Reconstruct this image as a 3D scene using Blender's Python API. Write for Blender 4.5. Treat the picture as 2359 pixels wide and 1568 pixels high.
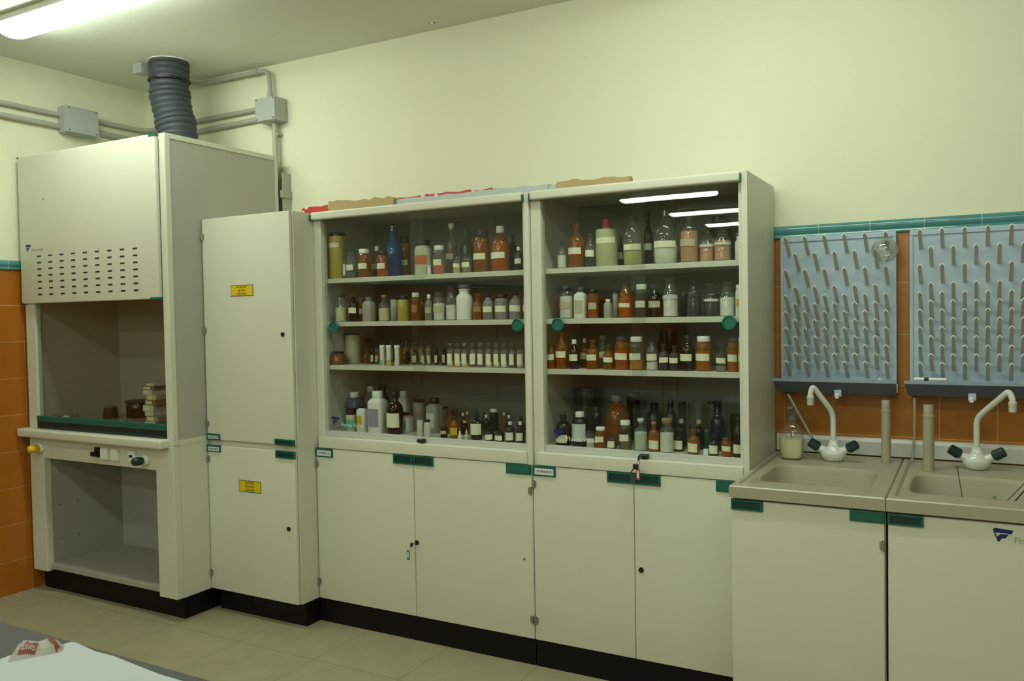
import bpy, bmesh, math, random
from mathutils import Vector, Matrix
random.seed(7)
for o in list(bpy.data.objects): bpy.data.objects.remove(o)
SC = bpy.context.scene; COL = SC.collection
PI = math.pi

# ---------------------------------------------------------------- camera
CP = Vector((4.6016, -3.5615, 1.4789)); YAW, PITCH, ROLL, F = 0.5042, -0.0300, -0.0170, 1920.59
def cam_axes():
    cy, sy, cp, sp = math.cos(YAW), math.sin(YAW), math.cos(PITCH), math.sin(PITCH)
    fw = Vector((-sy*cp, cy*cp, sp)); r = Vector((cy, sy, 0)); u = r.cross(fw)
    cr, sr = math.cos(ROLL), math.sin(ROLL)
    return r*cr+u*sr, u*cr-r*sr, fw
RX, UY, FW = cam_axes()
cd = bpy.data.cameras.new('camera'); cam = bpy.data.objects.new('camera', cd); COL.objects.link(cam)
cd.sensor_width = 36; cd.lens = F*36/2359; cd.clip_start = .05; cd.clip_end = 60
m = Matrix((RX, UY, -FW)).transposed().to_4x4(); m.translation = CP; cam.matrix_world = m
SC.camera = cam
def at(a, b, ax, v):                       # a point seen at pixel (a, b), at a known x, y or z
    d = FW*F + RX*(a-1179.5) + UY*(784-b); i = 'xyz'.index(ax)
    return CP + d*((v-CP[i])/d[i])

# ---------------------------------------------------------------- light and view
W = bpy.data.worlds.new('world'); SC.world = W; W.use_nodes = True
W.node_tree.nodes['Background'].inputs[0].default_value = (.5, .55, .45, 1)
W.node_tree.nodes['Background'].inputs[1].default_value = 0.02
SC.view_settings.view_transform = 'Standard'; SC.view_settings.look = 'None'
SC.view_settings.exposure = 1.2; SC.view_settings.gamma = 1.0; SC.view_settings.use_curve_mapping = False
SC.cycles.transparent_max_bounces = 24
LAMP_ROWS = [(-1.16, .51), (-2.95, 1.75), (-5.0, .75), (-7.2, .75), (-9.0, .8), (-10.8, .82)]   # y of the row, x of its left lamp
LAMP_COLUMNS = [0.0, 2.75]
LAMP_STRENGTH = 13.0; LAMP_COLOUR = (.91, 1.0, .87, 1)

# ---------------------------------------------------------------- materials
MATS = {}
def mat(name, col, rough=.5, metal=0, spec=.5, bump=0, bscale=200, noise=0, nscale=8, coat=0):
    if name in MATS: return MATS[name]
    mt = bpy.data.materials.new(name); mt.use_nodes = True; nt = mt.node_tree; b = nt.nodes['Principled BSDF']
    b.inputs['Base Color'].default_value = (*col, 1); b.inputs['Roughness'].default_value = rough
    b.inputs['Metallic'].default_value = metal; b.inputs['Specular IOR Level'].default_value = spec
    if coat: b.inputs['Coat Weight'].default_value = coat
    tc = nt.nodes.new('ShaderNodeTexCoord')
    if noise:
        n = nt.nodes.new('ShaderNodeTexNoise'); n.inputs['Scale'].default_value = nscale; n.inputs['Detail'].default_value = 5
        nt.links.new(tc.outputs['Object'], n.inputs['Vector'])
        mr = nt.nodes.new('ShaderNodeMapRange'); mr.inputs[3].default_value = 1-noise; mr.inputs[4].default_value = 1+noise
        nt.links.new(n.outputs['Fac'], mr.inputs[0])
        mx = nt.nodes.new('ShaderNodeVectorMath'); mx.operation = 'SCALE'; mx.inputs[0].default_value = col
        nt.links.new(mr.outputs[0], mx.inputs['Scale']); nt.links.new(mx.outputs[0], b.inputs['Base Color'])
    if bump:
        n = nt.nodes.new('ShaderNodeTexNoise'); n.inputs['Scale'].default_value = bscale; n.inputs['Detail'].default_value = 3
        nt.links.new(tc.outputs['Object'], n.inputs['Vector'])
        bp = nt.nodes.new('ShaderNodeBump'); bp.inputs['Strength'].default_value = bump; bp.inputs['Distance'].default_value = .002
        nt.links.new(n.outputs['Fac'], bp.inputs['Height']); nt.links.new(bp.outputs[0], b.inputs['Normal'])
    MATS[name] = mt; return mt
def glass(name, tint=(1, 1, 1), body=0.0, bodycol=(.5, .5, .5), refl=1.0, rough=0.0):
    """thin glass: tinted see-through plus fresnel reflection, optionally some body colour"""
    if name in MATS: return MATS[name]
    mt = bpy.data.materials.new(name); mt.use_nodes = True; nt = mt.node_tree; nt.nodes.clear()
    out = nt.nodes.new('ShaderNodeOutputMaterial'); tr = nt.nodes.new('ShaderNodeBsdfTransparent'); tr.inputs[0].default_value = (*tint, 1)
    gl = nt.nodes.new('ShaderNodeBsdfGlossy'); gl.inputs['Roughness'].default_value = rough
    fr = nt.nodes.new('ShaderNodeFresnel'); fr.inputs[0].default_value = 1.5
    gm = nt.nodes.new('ShaderNodeNewGeometry'); bk = nt.nodes.new('ShaderNodeMapRange')      # the same index from both sides of the thin wall
    bk.inputs[3].default_value = 1.5; bk.inputs[4].default_value = 1/1.5; nt.links.new(gm.outputs['Backfacing'], bk.inputs[0]); nt.links.new(bk.outputs[0], fr.inputs[0])
    mu = nt.nodes.new('ShaderNodeMath'); mu.operation = 'MULTIPLY'; mu.inputs[1].default_value = refl; mu.use_clamp = True
    nt.links.new(fr.outputs[0], mu.inputs[0])
    base = tr
    if body:
        df = nt.nodes.new('ShaderNodeBsdfDiffuse'); df.inputs[0].default_value = (*bodycol, 1)
        mb = nt.nodes.new('ShaderNodeMixShader'); mb.inputs[0].default_value = body
        nt.links.new(tr.outputs[0], mb.inputs[1]); nt.links.new(df.outputs[0], mb.inputs[2]); base = mb
    mx = nt.nodes.new('ShaderNodeMixShader'); nt.links.new(mu.outputs[0], mx.inputs[0])
    nt.links.new(base.outputs[0], mx.inputs[1]); nt.links.new(gl.outputs[0], mx.inputs[2]); nt.links.new(mx.outputs[0], out.inputs[0])
    MATS[name] = mt; return mt
def grid_mat(name, col, grout, sx, sy, axes, ox, oy, mortar=.0015, rough=.25, var=.08, noise=.1, nscale=6, spec=.5):
    """square tiles laid on world coordinates"""
    mt = bpy.data.materials.new(name); mt.use_nodes = True; nt = mt.node_tree; b = nt.nodes['Principled BSDF']
    ge = nt.nodes.new('ShaderNodeNewGeometry'); sp = nt.nodes.new('ShaderNodeSeparateXYZ'); nt.links.new(ge.outputs['Position'], sp.inputs[0])
    cm = nt.nodes.new('ShaderNodeCombineXYZ')
    for k, (a, of) in enumerate(((axes[0], ox), (axes[1], oy))):
        sb = nt.nodes.new('ShaderNodeMath'); sb.operation = 'SUBTRACT'; sb.inputs[1].default_value = of
        nt.links.new(sp.outputs['XYZ'.index(a)], sb.inputs[0]); nt.links.new(sb.outputs[0], cm.inputs[k])
    br = nt.nodes.new('ShaderNodeTexBrick'); br.offset = 0; br.squash = 1
    br.inputs['Scale'].default_value = 1; br.inputs['Brick Width'].default_value = sx; br.inputs['Row Height'].default_value = sy
    br.inputs['Mortar Size'].default_value = mortar; br.inputs['Mortar Smooth'].default_value = .1; br.inputs['Bias'].default_value = 0
    br.inputs['Color1'].default_value = (*[c*(1-var) for c in col], 1); br.inputs['Color2'].default_value = (*[c*(1+var) for c in col], 1)
    br.inputs['Mortar'].default_value = (*grout, 1); nt.links.new(cm.outputs[0], br.inputs['Vector'])
    n = nt.nodes.new('ShaderNodeTexNoise'); n.inputs['Scale'].default_value = nscale; n.inputs['Detail'].default_value = 6
    nt.links.new(ge.outputs['Position'], n.inputs['Vector'])
    mr = nt.nodes.new('ShaderNodeMapRange'); mr.inputs[3].default_value = 1-noise; mr.inputs[4].default_value = 1+noise; nt.links.new(n.outputs['Fac'], mr.inputs[0])
    vs = nt.nodes.new('ShaderNodeVectorMath'); vs.operation = 'SCALE'; nt.links.new(br.outputs['Color'], vs.inputs[0]); nt.links.new(mr.outputs[0], vs.inputs['Scale'])
    nt.links.new(vs.outputs[0], b.inputs['Base Color']); b.inputs['Roughness'].default_value = rough; b.inputs['Specular IOR Level'].default_value = spec
    bp = nt.nodes.new('ShaderNodeBump'); bp.invert = True; bp.inputs['Strength'].default_value = .4; bp.inputs['Distance'].default_value = .001
    nt.links.new(br.outputs['Fac'], bp.inputs['Height']); nt.links.new(bp.outputs[0], b.inputs['Normal'])
    MATS[name] = mt; return mt
def emit(name, col, s):
    mt = bpy.data.materials.new(name); mt.use_nodes = True; b = mt.node_tree.nodes['Principled BSDF']
    b.inputs['Base Color'].default_value = (.8, .8, .8, 1); b.inputs['Emission Color'].default_value = col; b.inputs['Emission Strength'].default_value = s
    MATS[name] = mt; return mt

M_WALL = mat('cream_paint', (.74, .75, .56), .85, spec=.2, bump=.15, bscale=90, noise=.015, nscale=2)
M_CEIL = mat('ceiling_paint', (.72, .75, .66), .9, spec=.1, noise=.02, nscale=2)
M_LAM = mat('cream_laminate', (.60, .61, .485), .38, spec=.4, noise=.015, nscale=3)
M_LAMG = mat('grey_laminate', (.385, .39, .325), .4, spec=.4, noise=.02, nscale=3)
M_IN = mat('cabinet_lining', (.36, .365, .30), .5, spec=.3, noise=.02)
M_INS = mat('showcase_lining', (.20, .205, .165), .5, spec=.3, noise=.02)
M_SHELF = mat('shelf_laminate', (.60, .61, .50), .4)
M_RAIL = mat('grey_aluminium_rail', (.55, .57, .52), .4, metal=.2)
M_GRN = mat('green_plastic', (.006, .095, .068), .35)
M_GRNB = mat('bright_green_plastic', (.004, .12, .083), .35)
M_GRND = mat('dark_green_recess', (.002, .032, .026), .5)
M_BLK = mat('black_plastic', (.008, .008, .009), .35)
M_PLINTH = mat('black_plinth', (.003, .003, .0028), .55, spec=.25)
M_STEEL = mat('hinge_metal', (.35, .34, .28), .4, metal=.8)
M_PIPE = mat('grey_conduit_plastic', (.40, .41, .34), .45)
M_BOX = mat('grey_junction_plastic', (.40, .42, .40), .5)
M_DUCT = mat('dark_grey_duct_rubber', (.045, .052, .062), .5, bump=.3, bscale=60, noise=.2, nscale=12)
M_WHITE = mat('white_plastic', (.80, .82, .74), .4)
M_ENAM = mat('white_enamel', (.62, .64, .58), .2, coat=.3)
M_KNOB = mat('dark_teal_knob', (.006, .028, .032), .3)
M_YEL = mat('yellow_plastic', (.65, .47, .01), .35)
M_SINK = mat('beige_resin', (.36, .345, .24), .32, noise=.02, nscale=5)
M_NAVY = mat('navy_print', (.006, .008, .12), .5)
M_GREYP = mat('grey_print', (.30, .31, .28), .6)
M_WPRINT = mat('white_print', (.62, .65, .62), .6)
M_INK = mat('black_ink', (.012, .012, .01), .6)
M_STICK = mat('yellow_sticker', (.66, .48, .008), .45)
M_PAPER = mat('white_paper', (.87, .91, .91), .8, spec=.1, noise=.01)
M_LABEL = mat('cream_label_paper', (.80, .80, .58), .8, spec=.1, noise=.05, nscale=30)
M_CARD = mat('brown_cardboard', (.40, .30, .15), .85, spec=.1, noise=.15, nscale=30)
M_RED = mat('red_cardboard', (.45, .03, .02), .6)
M_BENCH = mat('speckled_grey_worktop', (.05, .05, .045), .6, noise=.35, nscale=60)
M_RACK = mat('blue_grey_plastic', (.37, .48, .58), .38)
M_TRAY = mat('dark_blue_grey_plastic', (.085, .09, .11), .5)
M_PEG = mat('off_white_peg_plastic', (.56, .54, .45), .4)
M_HOSE = glass('milky_hose', (.8, .8, .75), .55, (.45, .45, .38), .8, .15)
M_PANE = glass('window_glass', (.94, .955, .94), 0, refl=.62)
M_SASH = glass('sash_glass', (.93, .94, .92), 0, refl=.8)
M_CLEAR = glass('clear_glass', (.93, .94, .91), .06, (.5, .52, .47), 1.6, .03)
M_AMBER = glass('amber_glass', (.92, .47, .05), .42, (.35, .135, .008), 1.3, .05)
M_DARK = glass('dark_brown_glass', (.25, .09, .03), .6, (.014, .006, .004), 1.3, .05)
M_BLUE = glass('blue_glass', (.1, .3, .95), .65, (.04, .13, .42), 1.5, .05)
M_NIGHT = glass('midnight_blue_glass', (.05, .08, .3), .7, (.006, .010, .04), 1.5, .05)
M_GRNG = glass('green_glass', (.4, .8, .6), .5, (.08, .22, .16), 1.3, .05)
M_SMOKE = glass('smoky_glass', (.60, .62, .56), .25, (.12, .12, .11), 1.3, .05)
M_TILE_B = grid_mat('orange_wall_tiles', (.38, .138, .010), (.50, .30, .14), .191, .2, 'XZ', 4.112, .98, rough=.28, noise=.12)
M_TILE_L = grid_mat('orange_side_wall_tiles', (.40, .125, .010), (.50, .30, .14), .2, .2, 'YZ', -.82, .98, rough=.28, noise=.12)
M_TRIM = grid_mat('teal_border_tiles', (.075, .25, .245), (.45, .5, .42), .191, 5, 'XZ', 4.062, -1, mortar=.0012, rough=.15, noise=.12, nscale=20)
M_TRIML = grid_mat('teal_side_border_tiles', (.075, .25, .245), (.45, .5, .42), .191, 5, 'YZ', -.9, -1, mortar=.0012, rough=.15, noise=.12, nscale=20)
M_FLOOR = grid_mat('beige_floor_tiles', (.33, .305, .185), (.10, .10, .06), .4525, .4525, 'XY', 1.645, -.855, mortar=.0012, rough=.45, noise=.16, nscale=9, var=.03, spec=.35)
M_LIGHT = emit('lamp_diffuser', LAMP_COLOUR, LAMP_STRENGTH)

# ---------------------------------------------------------------- helpers
def tag(o, label=None, cat=None, group=None, kind=None):
    if label: o['label'] = label
    if cat: o['category'] = cat
    if group: o['group'] = group
    if kind: o['kind'] = kind
    return o
def empty(name, loc, label, cat, group=None, rz=0):
    o = bpy.data.objects.new(name, None); COL.objects.link(o); o.location = loc; o.rotation_euler = (0, 0, rz)
    o.empty_display_size = .05
    return tag(o, label, cat, group)
def obj(name, bm, mt, parent=None, smooth=False, auto=40, world=True):
    """link a bmesh as one object. Its coordinates are world ones; the origin moves to its base."""
    me = bpy.data.meshes.new(name)
    bmesh.ops.recalc_face_normals(bm, faces=bm.faces)
    if smooth:
        for f in bm.faces: f.smooth = True
        lim = math.radians(auto)
        for e in bm.edges:
            if len(e.link_faces) == 2 and e.calc_face_angle(0) > lim: e.smooth = False
    base = Vector((0, 0, 0))
    if world and bm.verts:
        xs = [v.co.x for v in bm.verts]; ys = [v.co.y for v in bm.verts]; zs = [v.co.z for v in bm.verts]
        base = Vector(((min(xs)+max(xs))/2, (min(ys)+max(ys))/2, min(zs)))
        if parent is None: bmesh.ops.translate(bm, verts=bm.verts, vec=-base)
    bm.to_mesh(me); bm.free()
    for x in (mt if isinstance(mt, (list, tuple)) else [mt]): me.materials.append(x)
    o = bpy.data.objects.new(name, me); COL.objects.link(o)
    if parent is not None:
        o.parent = parent
        if world:                                  # world coordinates under a moved parent
            off = Vector((0, 0, 0)); p = parent
            while p is not None: off += p.location; p = p.parent
            for v in me.vertices: v.co -= off
    else: o.location = base
    return o
def NB(): return bmesh.new()
def box(bm, x0, x1, y0, y1, z0, z1, bev=0, seg=2, mi=0):
    r = bmesh.ops.create_cube(bm, size=1); vs = r['verts']
    for v in vs: v.co = Vector(((x0+x1)/2+v.co.x*(x1-x0), (y0+y1)/2+v.co.y*(y1-y0), (z0+z1)/2+v.co.z*(z1-z0)))
    es = list({e for v in vs for e in v.link_edges}); fs = list({f for v in vs for f in v.link_faces})
    for f in fs: f.material_index = mi
    if bev: bmesh.ops.bevel(bm, geom=es, offset=bev, segments=seg, affect='EDGES', profile=.6)
    return bm
def BX(*a, **k): return box(NB(), *a, **k)
def rod(bm, p, q, r0, r1=None, n=16, caps=True):
    p, q = Vector(p), Vector(q); r1 = r0 if r1 is None else r1; d = (q-p).normalized()
    a = d.orthogonal().normalized(); b = d.cross(a)
    L = [[bm.verts.new(c+(a*math.cos(2*PI*i/n)+b*math.sin(2*PI*i/n))*r) for i in range(n)] for c, r in ((p, r0), (q, r1))]
    for i in range(n): bm.faces.new((L[0][i], L[0][(i+1) % n], L[1][(i+1) % n], L[1][i]))
    if caps: bm.faces.new(L[0]); bm.faces.new(L[1])
    return bm
def tube(bm, pts, rad, n=12, caps=True):
    """pts: points, rad: number or a list of radii"""
    P = [Vector(p) for p in pts]; R = rad if isinstance(rad, (list, tuple)) else [rad]*len(P); rings = []
    t0 = (P[1]-P[0]).normalized(); a = t0.orthogonal().normalized()
    for i, p in enumerate(P):
        t = (P[min(i+1, len(P)-1)]-P[max(i-1, 0)]).normalized(); a = (a-t*a.dot(t)).normalized(); b = t.cross(a)
        rings.append([bm.verts.new(p+(a*math.cos(2*PI*k/n)+b*math.sin(2*PI*k/n))*R[i]) for k in range(n)])
    for i in range(len(P)-1):
        for k in range(n): bm.faces.new((rings[i][k], rings[i][(k+1) % n], rings[i+1][(k+1) % n], rings[i+1][k]))
    if caps: bm.faces.new(rings[0]); bm.faces.new(rings[-1])
    return bm
def arc(pts, r, seg=6):
    """round the inner corners of a polyline"""
    P = [Vector(p) for p in pts]; out = [P[0]]
    for i in range(1, len(P)-1):
        a, b, c = P[i-1], P[i], P[i+1]; u = (a-b).normalized(); w = (c-b).normalized()
        rr = min(r, (a-b).length*.49, (c-b).length*.49); s, e = b+u*rr, b+w*rr
        for k in range(seg+1):
            t = k/seg; out.append(s*(1-t)**2+b*2*t*(1-t)+e*t*t)
    out.append(P[-1]); return out
def lathe(bm, prof, c=(0, 0, 0), n=24, sq=2.0, sx=1, sy=1, rot=0, cap0=True, cap1=True):
    rings = []
    for r, z in prof:
        ring = []
        for k in range(n):
            t = 2*PI*k/n+rot*0; ct, st = math.cos(t), math.sin(t)
            s = (abs(ct)**sq+abs(st)**sq)**(-1/sq) if sq != 2 else 1
            x, y = r*s*ct*sx, r*s*st*sy
            ring.append(bm.verts.new((c[0]+x*math.cos(rot)-y*math.sin(rot), c[1]+x*math.sin(rot)+y*math.cos(rot), c[2]+z)))
        rings.append(ring)
    for a, b in zip(rings, rings[1:]):
        for k in range(n): bm.faces.new((a[k], a[(k+1) % n], b[(k+1) % n], b[k]))
    if cap0: bm.faces.new(rings[0])
    if cap1: bm.faces.new(rings[-1])
    return bm
def poly(bm, pts, th=None, mi=0):
    """flat polygon of 3D points, extruded by vector th"""
    v = [bm.verts.new(p) for p in pts]; f = bm.faces.new(v); f.material_index = mi
    if th is not None:
        r = bmesh.ops.extrude_face_region(bm, geom=[f]); bmesh.ops.translate(bm, verts=[g for g in r['geom'] if isinstance(g, bmesh.types.BMVert)], vec=th)
        for g in r['geom']:
            if isinstance(g, bmesh.types.BMFace): g.material_index = mi
    return bm
def front_poly(bm, pts, y, t=.0006):
    return poly(bm, [(x, y, z) for x, z in pts], (0, -t, 0))
def text(name, s, size, loc, mt, parent, width=None, rx=PI/2, rz=0, height=None, align='CENTER', lift=.0004):
    cu = bpy.data.curves.new('f', 'FONT'); cu.body = s; cu.size = size; cu.align_x = align; cu.align_y = 'CENTER'; cu.extrude = lift; cu.resolution_u = 3
    tmp = bpy.data.objects.new('f', cu); COL.objects.link(tmp)
    dg = bpy.context.evaluated_depsgraph_get(); me = bpy.data.meshes.new_from_object(tmp.evaluated_get(dg)); me.name = name
    bpy.data.objects.remove(tmp)
    xs = [v.co.x for v in me.vertices]; ys = [v.co.y for v in me.vertices]
    kx = width/(max(xs)-min(xs)) if width else 1; ky = height/(max(ys)-min(ys)) if height else (kx if width else 1)
    me.transform(Matrix.Diagonal((kx, ky, 1, 1)))
    me.materials.clear(); me.materials.append(mt)
    o = bpy.data.objects.new(name, me); COL.objects.link(o)
    off = Vector((0, 0, 0)); p = parent
    while p is not None: off += p.location; p = p.parent
    o.parent = parent; o.location = Vector(loc)-off; o.rotation_euler = (rx, 0, rz); return o
def struct(name, bm, mt, **k): return tag(obj(name, bm, mt, **k), kind='structure')
LOGO = [[(0, .83), (.07, 1), (1, .91), (.9, .64), (.12, .68)], [(0, .83), (.12, .68), (.22, .36), (.30, 0), (.24, 0.06)],
        [(.22, .36), (.35, .58), (.76, .60), (.62, .31), (.45, .31), (.30, 0)]]
def logo(x, z, w, h, y, parent, txt=None, tx=0, tz=0, tw=0, tm=None):
    b = NB()
    for pl in LOGO: front_poly(b, [(x+p[0]*w, z+p[1]*h) for p in pl], y)
    obj('logo', b, M_NAVY, parent)
    if txt: text('lettering', txt, .02, (tx, y-.0003, tz), tm, parent, width=tw, align='LEFT')

# ---------------------------------------------------------------- the room
XR, YF, ZC = 7.3, -12.4, 2.93
struct('floor', BX(-.1, XR+.1, YF-.1, .1, -.1, 0), M_FLOOR)
struct('ceiling', BX(-.1, XR+.1, YF-.1, .1, ZC, ZC+.1), M_CEIL)
struct('wall_back', box(box(NB(), -.1, XR+.1, 0, .12, 0, 1.80, mi=0), -.1, XR+.1, 0, .12, 1.80, ZC, mi=1), [M_TILE_B, M_WALL])
struct('wall_left', box(box(NB(), -.12, 0, YF, 0, 0, 1.80, mi=0), -.12, 0, YF, 0, 1.80, ZC, mi=1), [M_TILE_L, M_WALL])
struct('wall_right', box(box(NB(), XR, XR+.12, YF, 0, 0, 1.80, mi=0), XR, XR+.12, YF, 0, 1.80, ZC, mi=1), [M_TILE_L, M_WALL])
struct('wall_front', BX(-.1, XR+.1, YF-.12, YF, 0, ZC), M_WALL)
prof = [(0, 1.775), (.010, 1.775), (.013, 1.779), (.010, 1.785), (.009, 1.790), (.014, 1.797), (.017, 1.807), (.014, 1.817), (.008, 1.824), (0, 1.826)]
def extr(prof, axis, a0, a1):
    b = NB()
    P = [[b.verts.new((a, -d, z) if axis == 'x' else (d, a, z)) for d, z in prof] for a in (a0, a1)]
    for i in range(len(prof)-1): b.faces.new((P[0][i], P[0][i+1], P[1][i+1], P[1][i]))
    b.faces.new(P[0]); b.faces.new(P[1]); return b
struct('trim_1', extr(prof, 'x', .018, XR), M_TRIM, smooth=True)
struct('trim_2', extr(prof, 'y', YF, -.018), M_TRIML, smooth=True)
b = extr([(0, .905), (.020, .905), (.020, .957), (.012, .970), (0, .972)], 'x', 3.893, 4.90); struct('trim_3', b, mat('white_splash_strip', (.50, .52, .46), .35))
# round rose on the ceiling
b = NB(); lathe(b, [(.016, -.003), (.016, 0), (.011, 0), (.011, -.006), (.004, -.012), (.004, 0)], (2.272, -.071-.03, ZC), cap0=False, cap1=False, n=20)
tag(obj('ceiling_rose', b, M_CEIL, smooth=True), 'small round rose on the ceiling beside the back wall', 'ceiling fitting')

# ---------------------------------------------------------------- fluorescent lamps
def lamp(x, y, label):
    t = empty('fluorescent_lamp', (x+.62, y, ZC), label, 'ceiling lamp', 'long fluorescent lamps on the ceiling')
    b = NB(); box(b, x, x+1.24, y-.085, y+.085, ZC-.03, ZC-.0005, .004); obj('housing', b, M_WHITE, t)
    b = NB(); P = []
    for xx, k in ((x+.012, .55), (x+.03, .85), (x+.06, 1), (x+1.18, 1), (x+1.21, .85), (x+1.228, .55)):
        P.append([b.verts.new((xx, y+math.cos(a)*.068*k, ZC-.031-abs(math.sin(a))**.6*.048*k)) for a in [PI*i/10 for i in range(11)]])
    for i in range(5):
        for j in range(10): b.faces.new((P[i][j], P[i][j+1], P[i+1][j+1], P[i+1][j]))
    b.faces.new(P[0]); b.faces.new(P[-1]); obj('diffuser', b, M_LIGHT, t, smooth=True)
    b = NB(); box(b, x-.012, x, y-.05, y+.05, ZC-.05, ZC-.001, .003); obj('end_cap', b, M_WHITE, t); obj('end_cap', BX(x+1.24, x+1.252, y-.05, y+.05, ZC-.05, ZC-.001, .003), M_WHITE, t)
ordn = ['nearest the fume cupboard wall', 'second row out', 'third row out', 'fourth row out', 'fifth row out', 'sixth row out']
for i, (y, x0) in enumerate(LAMP_ROWS):
    for j, dx in enumerate(LAMP_COLUMNS):
        lab = 'lit fluorescent ceiling lamp, %s, %s column' % ('row nearest the tiled back wall' if i == 0 else ordn[i]+' from the back wall', ('left', 'right')[j])
        if i == 0 and j == 0: lab = 'bright fluorescent lamp on the ceiling above and before the fume cupboard'
        lamp(x0+dx, y, lab)

# ---------------------------------------------------------------- pipes and junction boxes
def jbox(name_label, x0, x1, y0, y1, z0, z1, axis):
    t = empty('junction_box', ((x0+x1)/2, (y0+y1)/2, z0), name_label, 'junction box', 'grey electrical junction boxes')
    obj('body', BX(x0, x1, y0, y1, z0, z1, .004), M_BOX, t)
    if axis == 'y': obj('cover', BX(x0+.001, x1-.001, y0-.012, y0-.0002, z0+.001, z1-.001, .003), M_BOX, t)
    else: obj('cover', BX(x1+.0002, x1+.012, y0+.001, y1-.001, z0+.001, z1-.001, .003), M_BOX, t)
    b = NB()
    for u in (.08, .92):
        for w in (.08, .92):
            z = z0+(z1-z0)*w
            if axis == 'y': rod(b, (x0+(x1-x0)*u, y0-.0125, z), (x0+(x1-x0)*u, y0-.014, z), .004, n=10)
            else: rod(b, (x1+.0125, y0+(y1-y0)*u, z), (x1+.014, y0+(y1-y0)*u, z), .004, n=10)
    obj('screw', b, M_BLK, t); b = NB()
    for u in (.25, .5, .75):
        if axis == 'y': rod(b, (x1, y0+(y1-y0)*.5, z0+(z1-z0)*u), (x1+.003, y0+(y1-y0)*.5, z0+(z1-z0)*u), .017)
        else: rod(b, (x0+(x1-x0)*.5, y0+(y1-y0)*u, z0), (x0+(x1-x0)*.5, y0+(y1-y0)*u, z0-.003), .017)
    obj('cable_gland', b, M_BOX, t)
jbox('grey junction box on the left wall left of the duct', .002, .075, -.585, -.385, 2.572, 2.722, 'x')
jbox('grey junction box on the back wall right of the duct', 1.062, 1.212, -.090, -.002, 2.592, 2.722, 'y')
r = .0135
tag(obj('conduit', tube(NB(), [(.022, -4, 2.672), (.022, -.586, 2.672)], r), M_PIPE, smooth=True), 'upper grey conduit on the left wall, left of the junction box', 'pipe', 'grey conduits on the walls')
tag(obj('conduit', tube(NB(), [(.022, -4, 2.606), (.022, -.586, 2.606)], r*1.1), M_PIPE, smooth=True), 'lower grey conduit on the left wall, left of the junction box', 'pipe', 'grey conduits on the walls')
tag(obj('conduit', tube(NB(), arc([(.022, -.384, 2.680), (.022, -.022, 2.680), (1.061, -.022, 2.690)], .08), r), M_PIPE, smooth=True), 'upper grey conduit bending round the room corner behind the duct', 'pipe', 'grey conduits on the walls')
tag(obj('conduit', tube(NB(), arc([(.022, -.384, 2.612), (.022, -.022, 2.612), (1.061, -.022, 2.632)], .08), r*1.1), M_PIPE, smooth=True), 'lower grey conduit bending round the room corner behind the duct', 'pipe', 'grey conduits on the walls')
b = tube(NB(), arc([(1.118, -.04, 2.7225), (1.118, -.04, 2.895), (.52, -.04, 2.895), (.50, -.33, 2.9)], .07), .012)
rod(b, (1.118, -.04, 2.7225), (1.118, -.04, 2.765), .015); rod(b, (.98, -.04, 2.895), (1.03, -.04, 2.895), .015)
tag(obj('conduit', b, M_PIPE, smooth=True), 'grey conduit bending from the right junction box up along the ceiling', 'pipe', 'grey conduits on the walls')
b = tube(NB(), [(1.150, -.04, 2.5915), (1.150, -.04, 2.0)], .0155)
for zz in (2.52,): box(b, 1.130, 1.172, -.045, -.001, zz, zz+.012, .001)
tag(obj('conduit', b, M_PIPE, smooth=True), 'vertical grey conduit dropping from the right junction box behind the fume cupboard', 'pipe', 'grey conduits on the walls')
t = empty('ceiling_box', (.505, -.40, ZC), 'small square grey box on the ceiling left of the duct', 'junction box')
obj('body', BX(.465, .535, -.43, -.36, ZC-.055, ZC-.0005, .003), M_BOX, t)
b = NB(); rod(b, (.50, -.4305, ZC-.028), (.50, -.433, ZC-.028), .012); obj('cable_gland', b, M_BOX, t)

# exhaust duct
t = empty('exhaust_duct', (.74, -.35, 2.387), 'dark grey corrugated exhaust hose from fume cupboard up into ceiling', 'duct')
def duct_axis(s): return .724-.058*(3*s*s-2*s**3)+.004*math.sin(s*9), -.355+.006*math.sin(s*7)
pts, rad = [], []; N = 190
for i in range(N+1):
    s = i/N; z = 2.402+s*(ZC-2.403)
    x, y = duct_axis(s)
    ph = s*17; w = abs(math.sin(PI*ph))**.55
    pts.append((x, y, z)); rad.append(.098+.010*w+.003*math.sin(s*23)+.002*math.sin(s*41))
obj('hose', tube(NB(), pts, rad, n=40), M_DUCT, t, smooth=True, auto=80)
b = NB(); lathe(b, [(.108, 0), (.1135, .003), (.1135, .012), (.108, .015)], (*duct_axis(.78), 2.81), n=40, cap0=False, cap1=False); obj('strap', b, M_BLK, t, smooth=True)
b = NB(); lathe(b, [(.106, -.006), (.113, -.004), (.113, -.0003)], (duct_axis(1)[0]+.004, -.350, ZC), n=40, cap0=False, cap1=False); obj('collar', b, M_WHITE, t)

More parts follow.
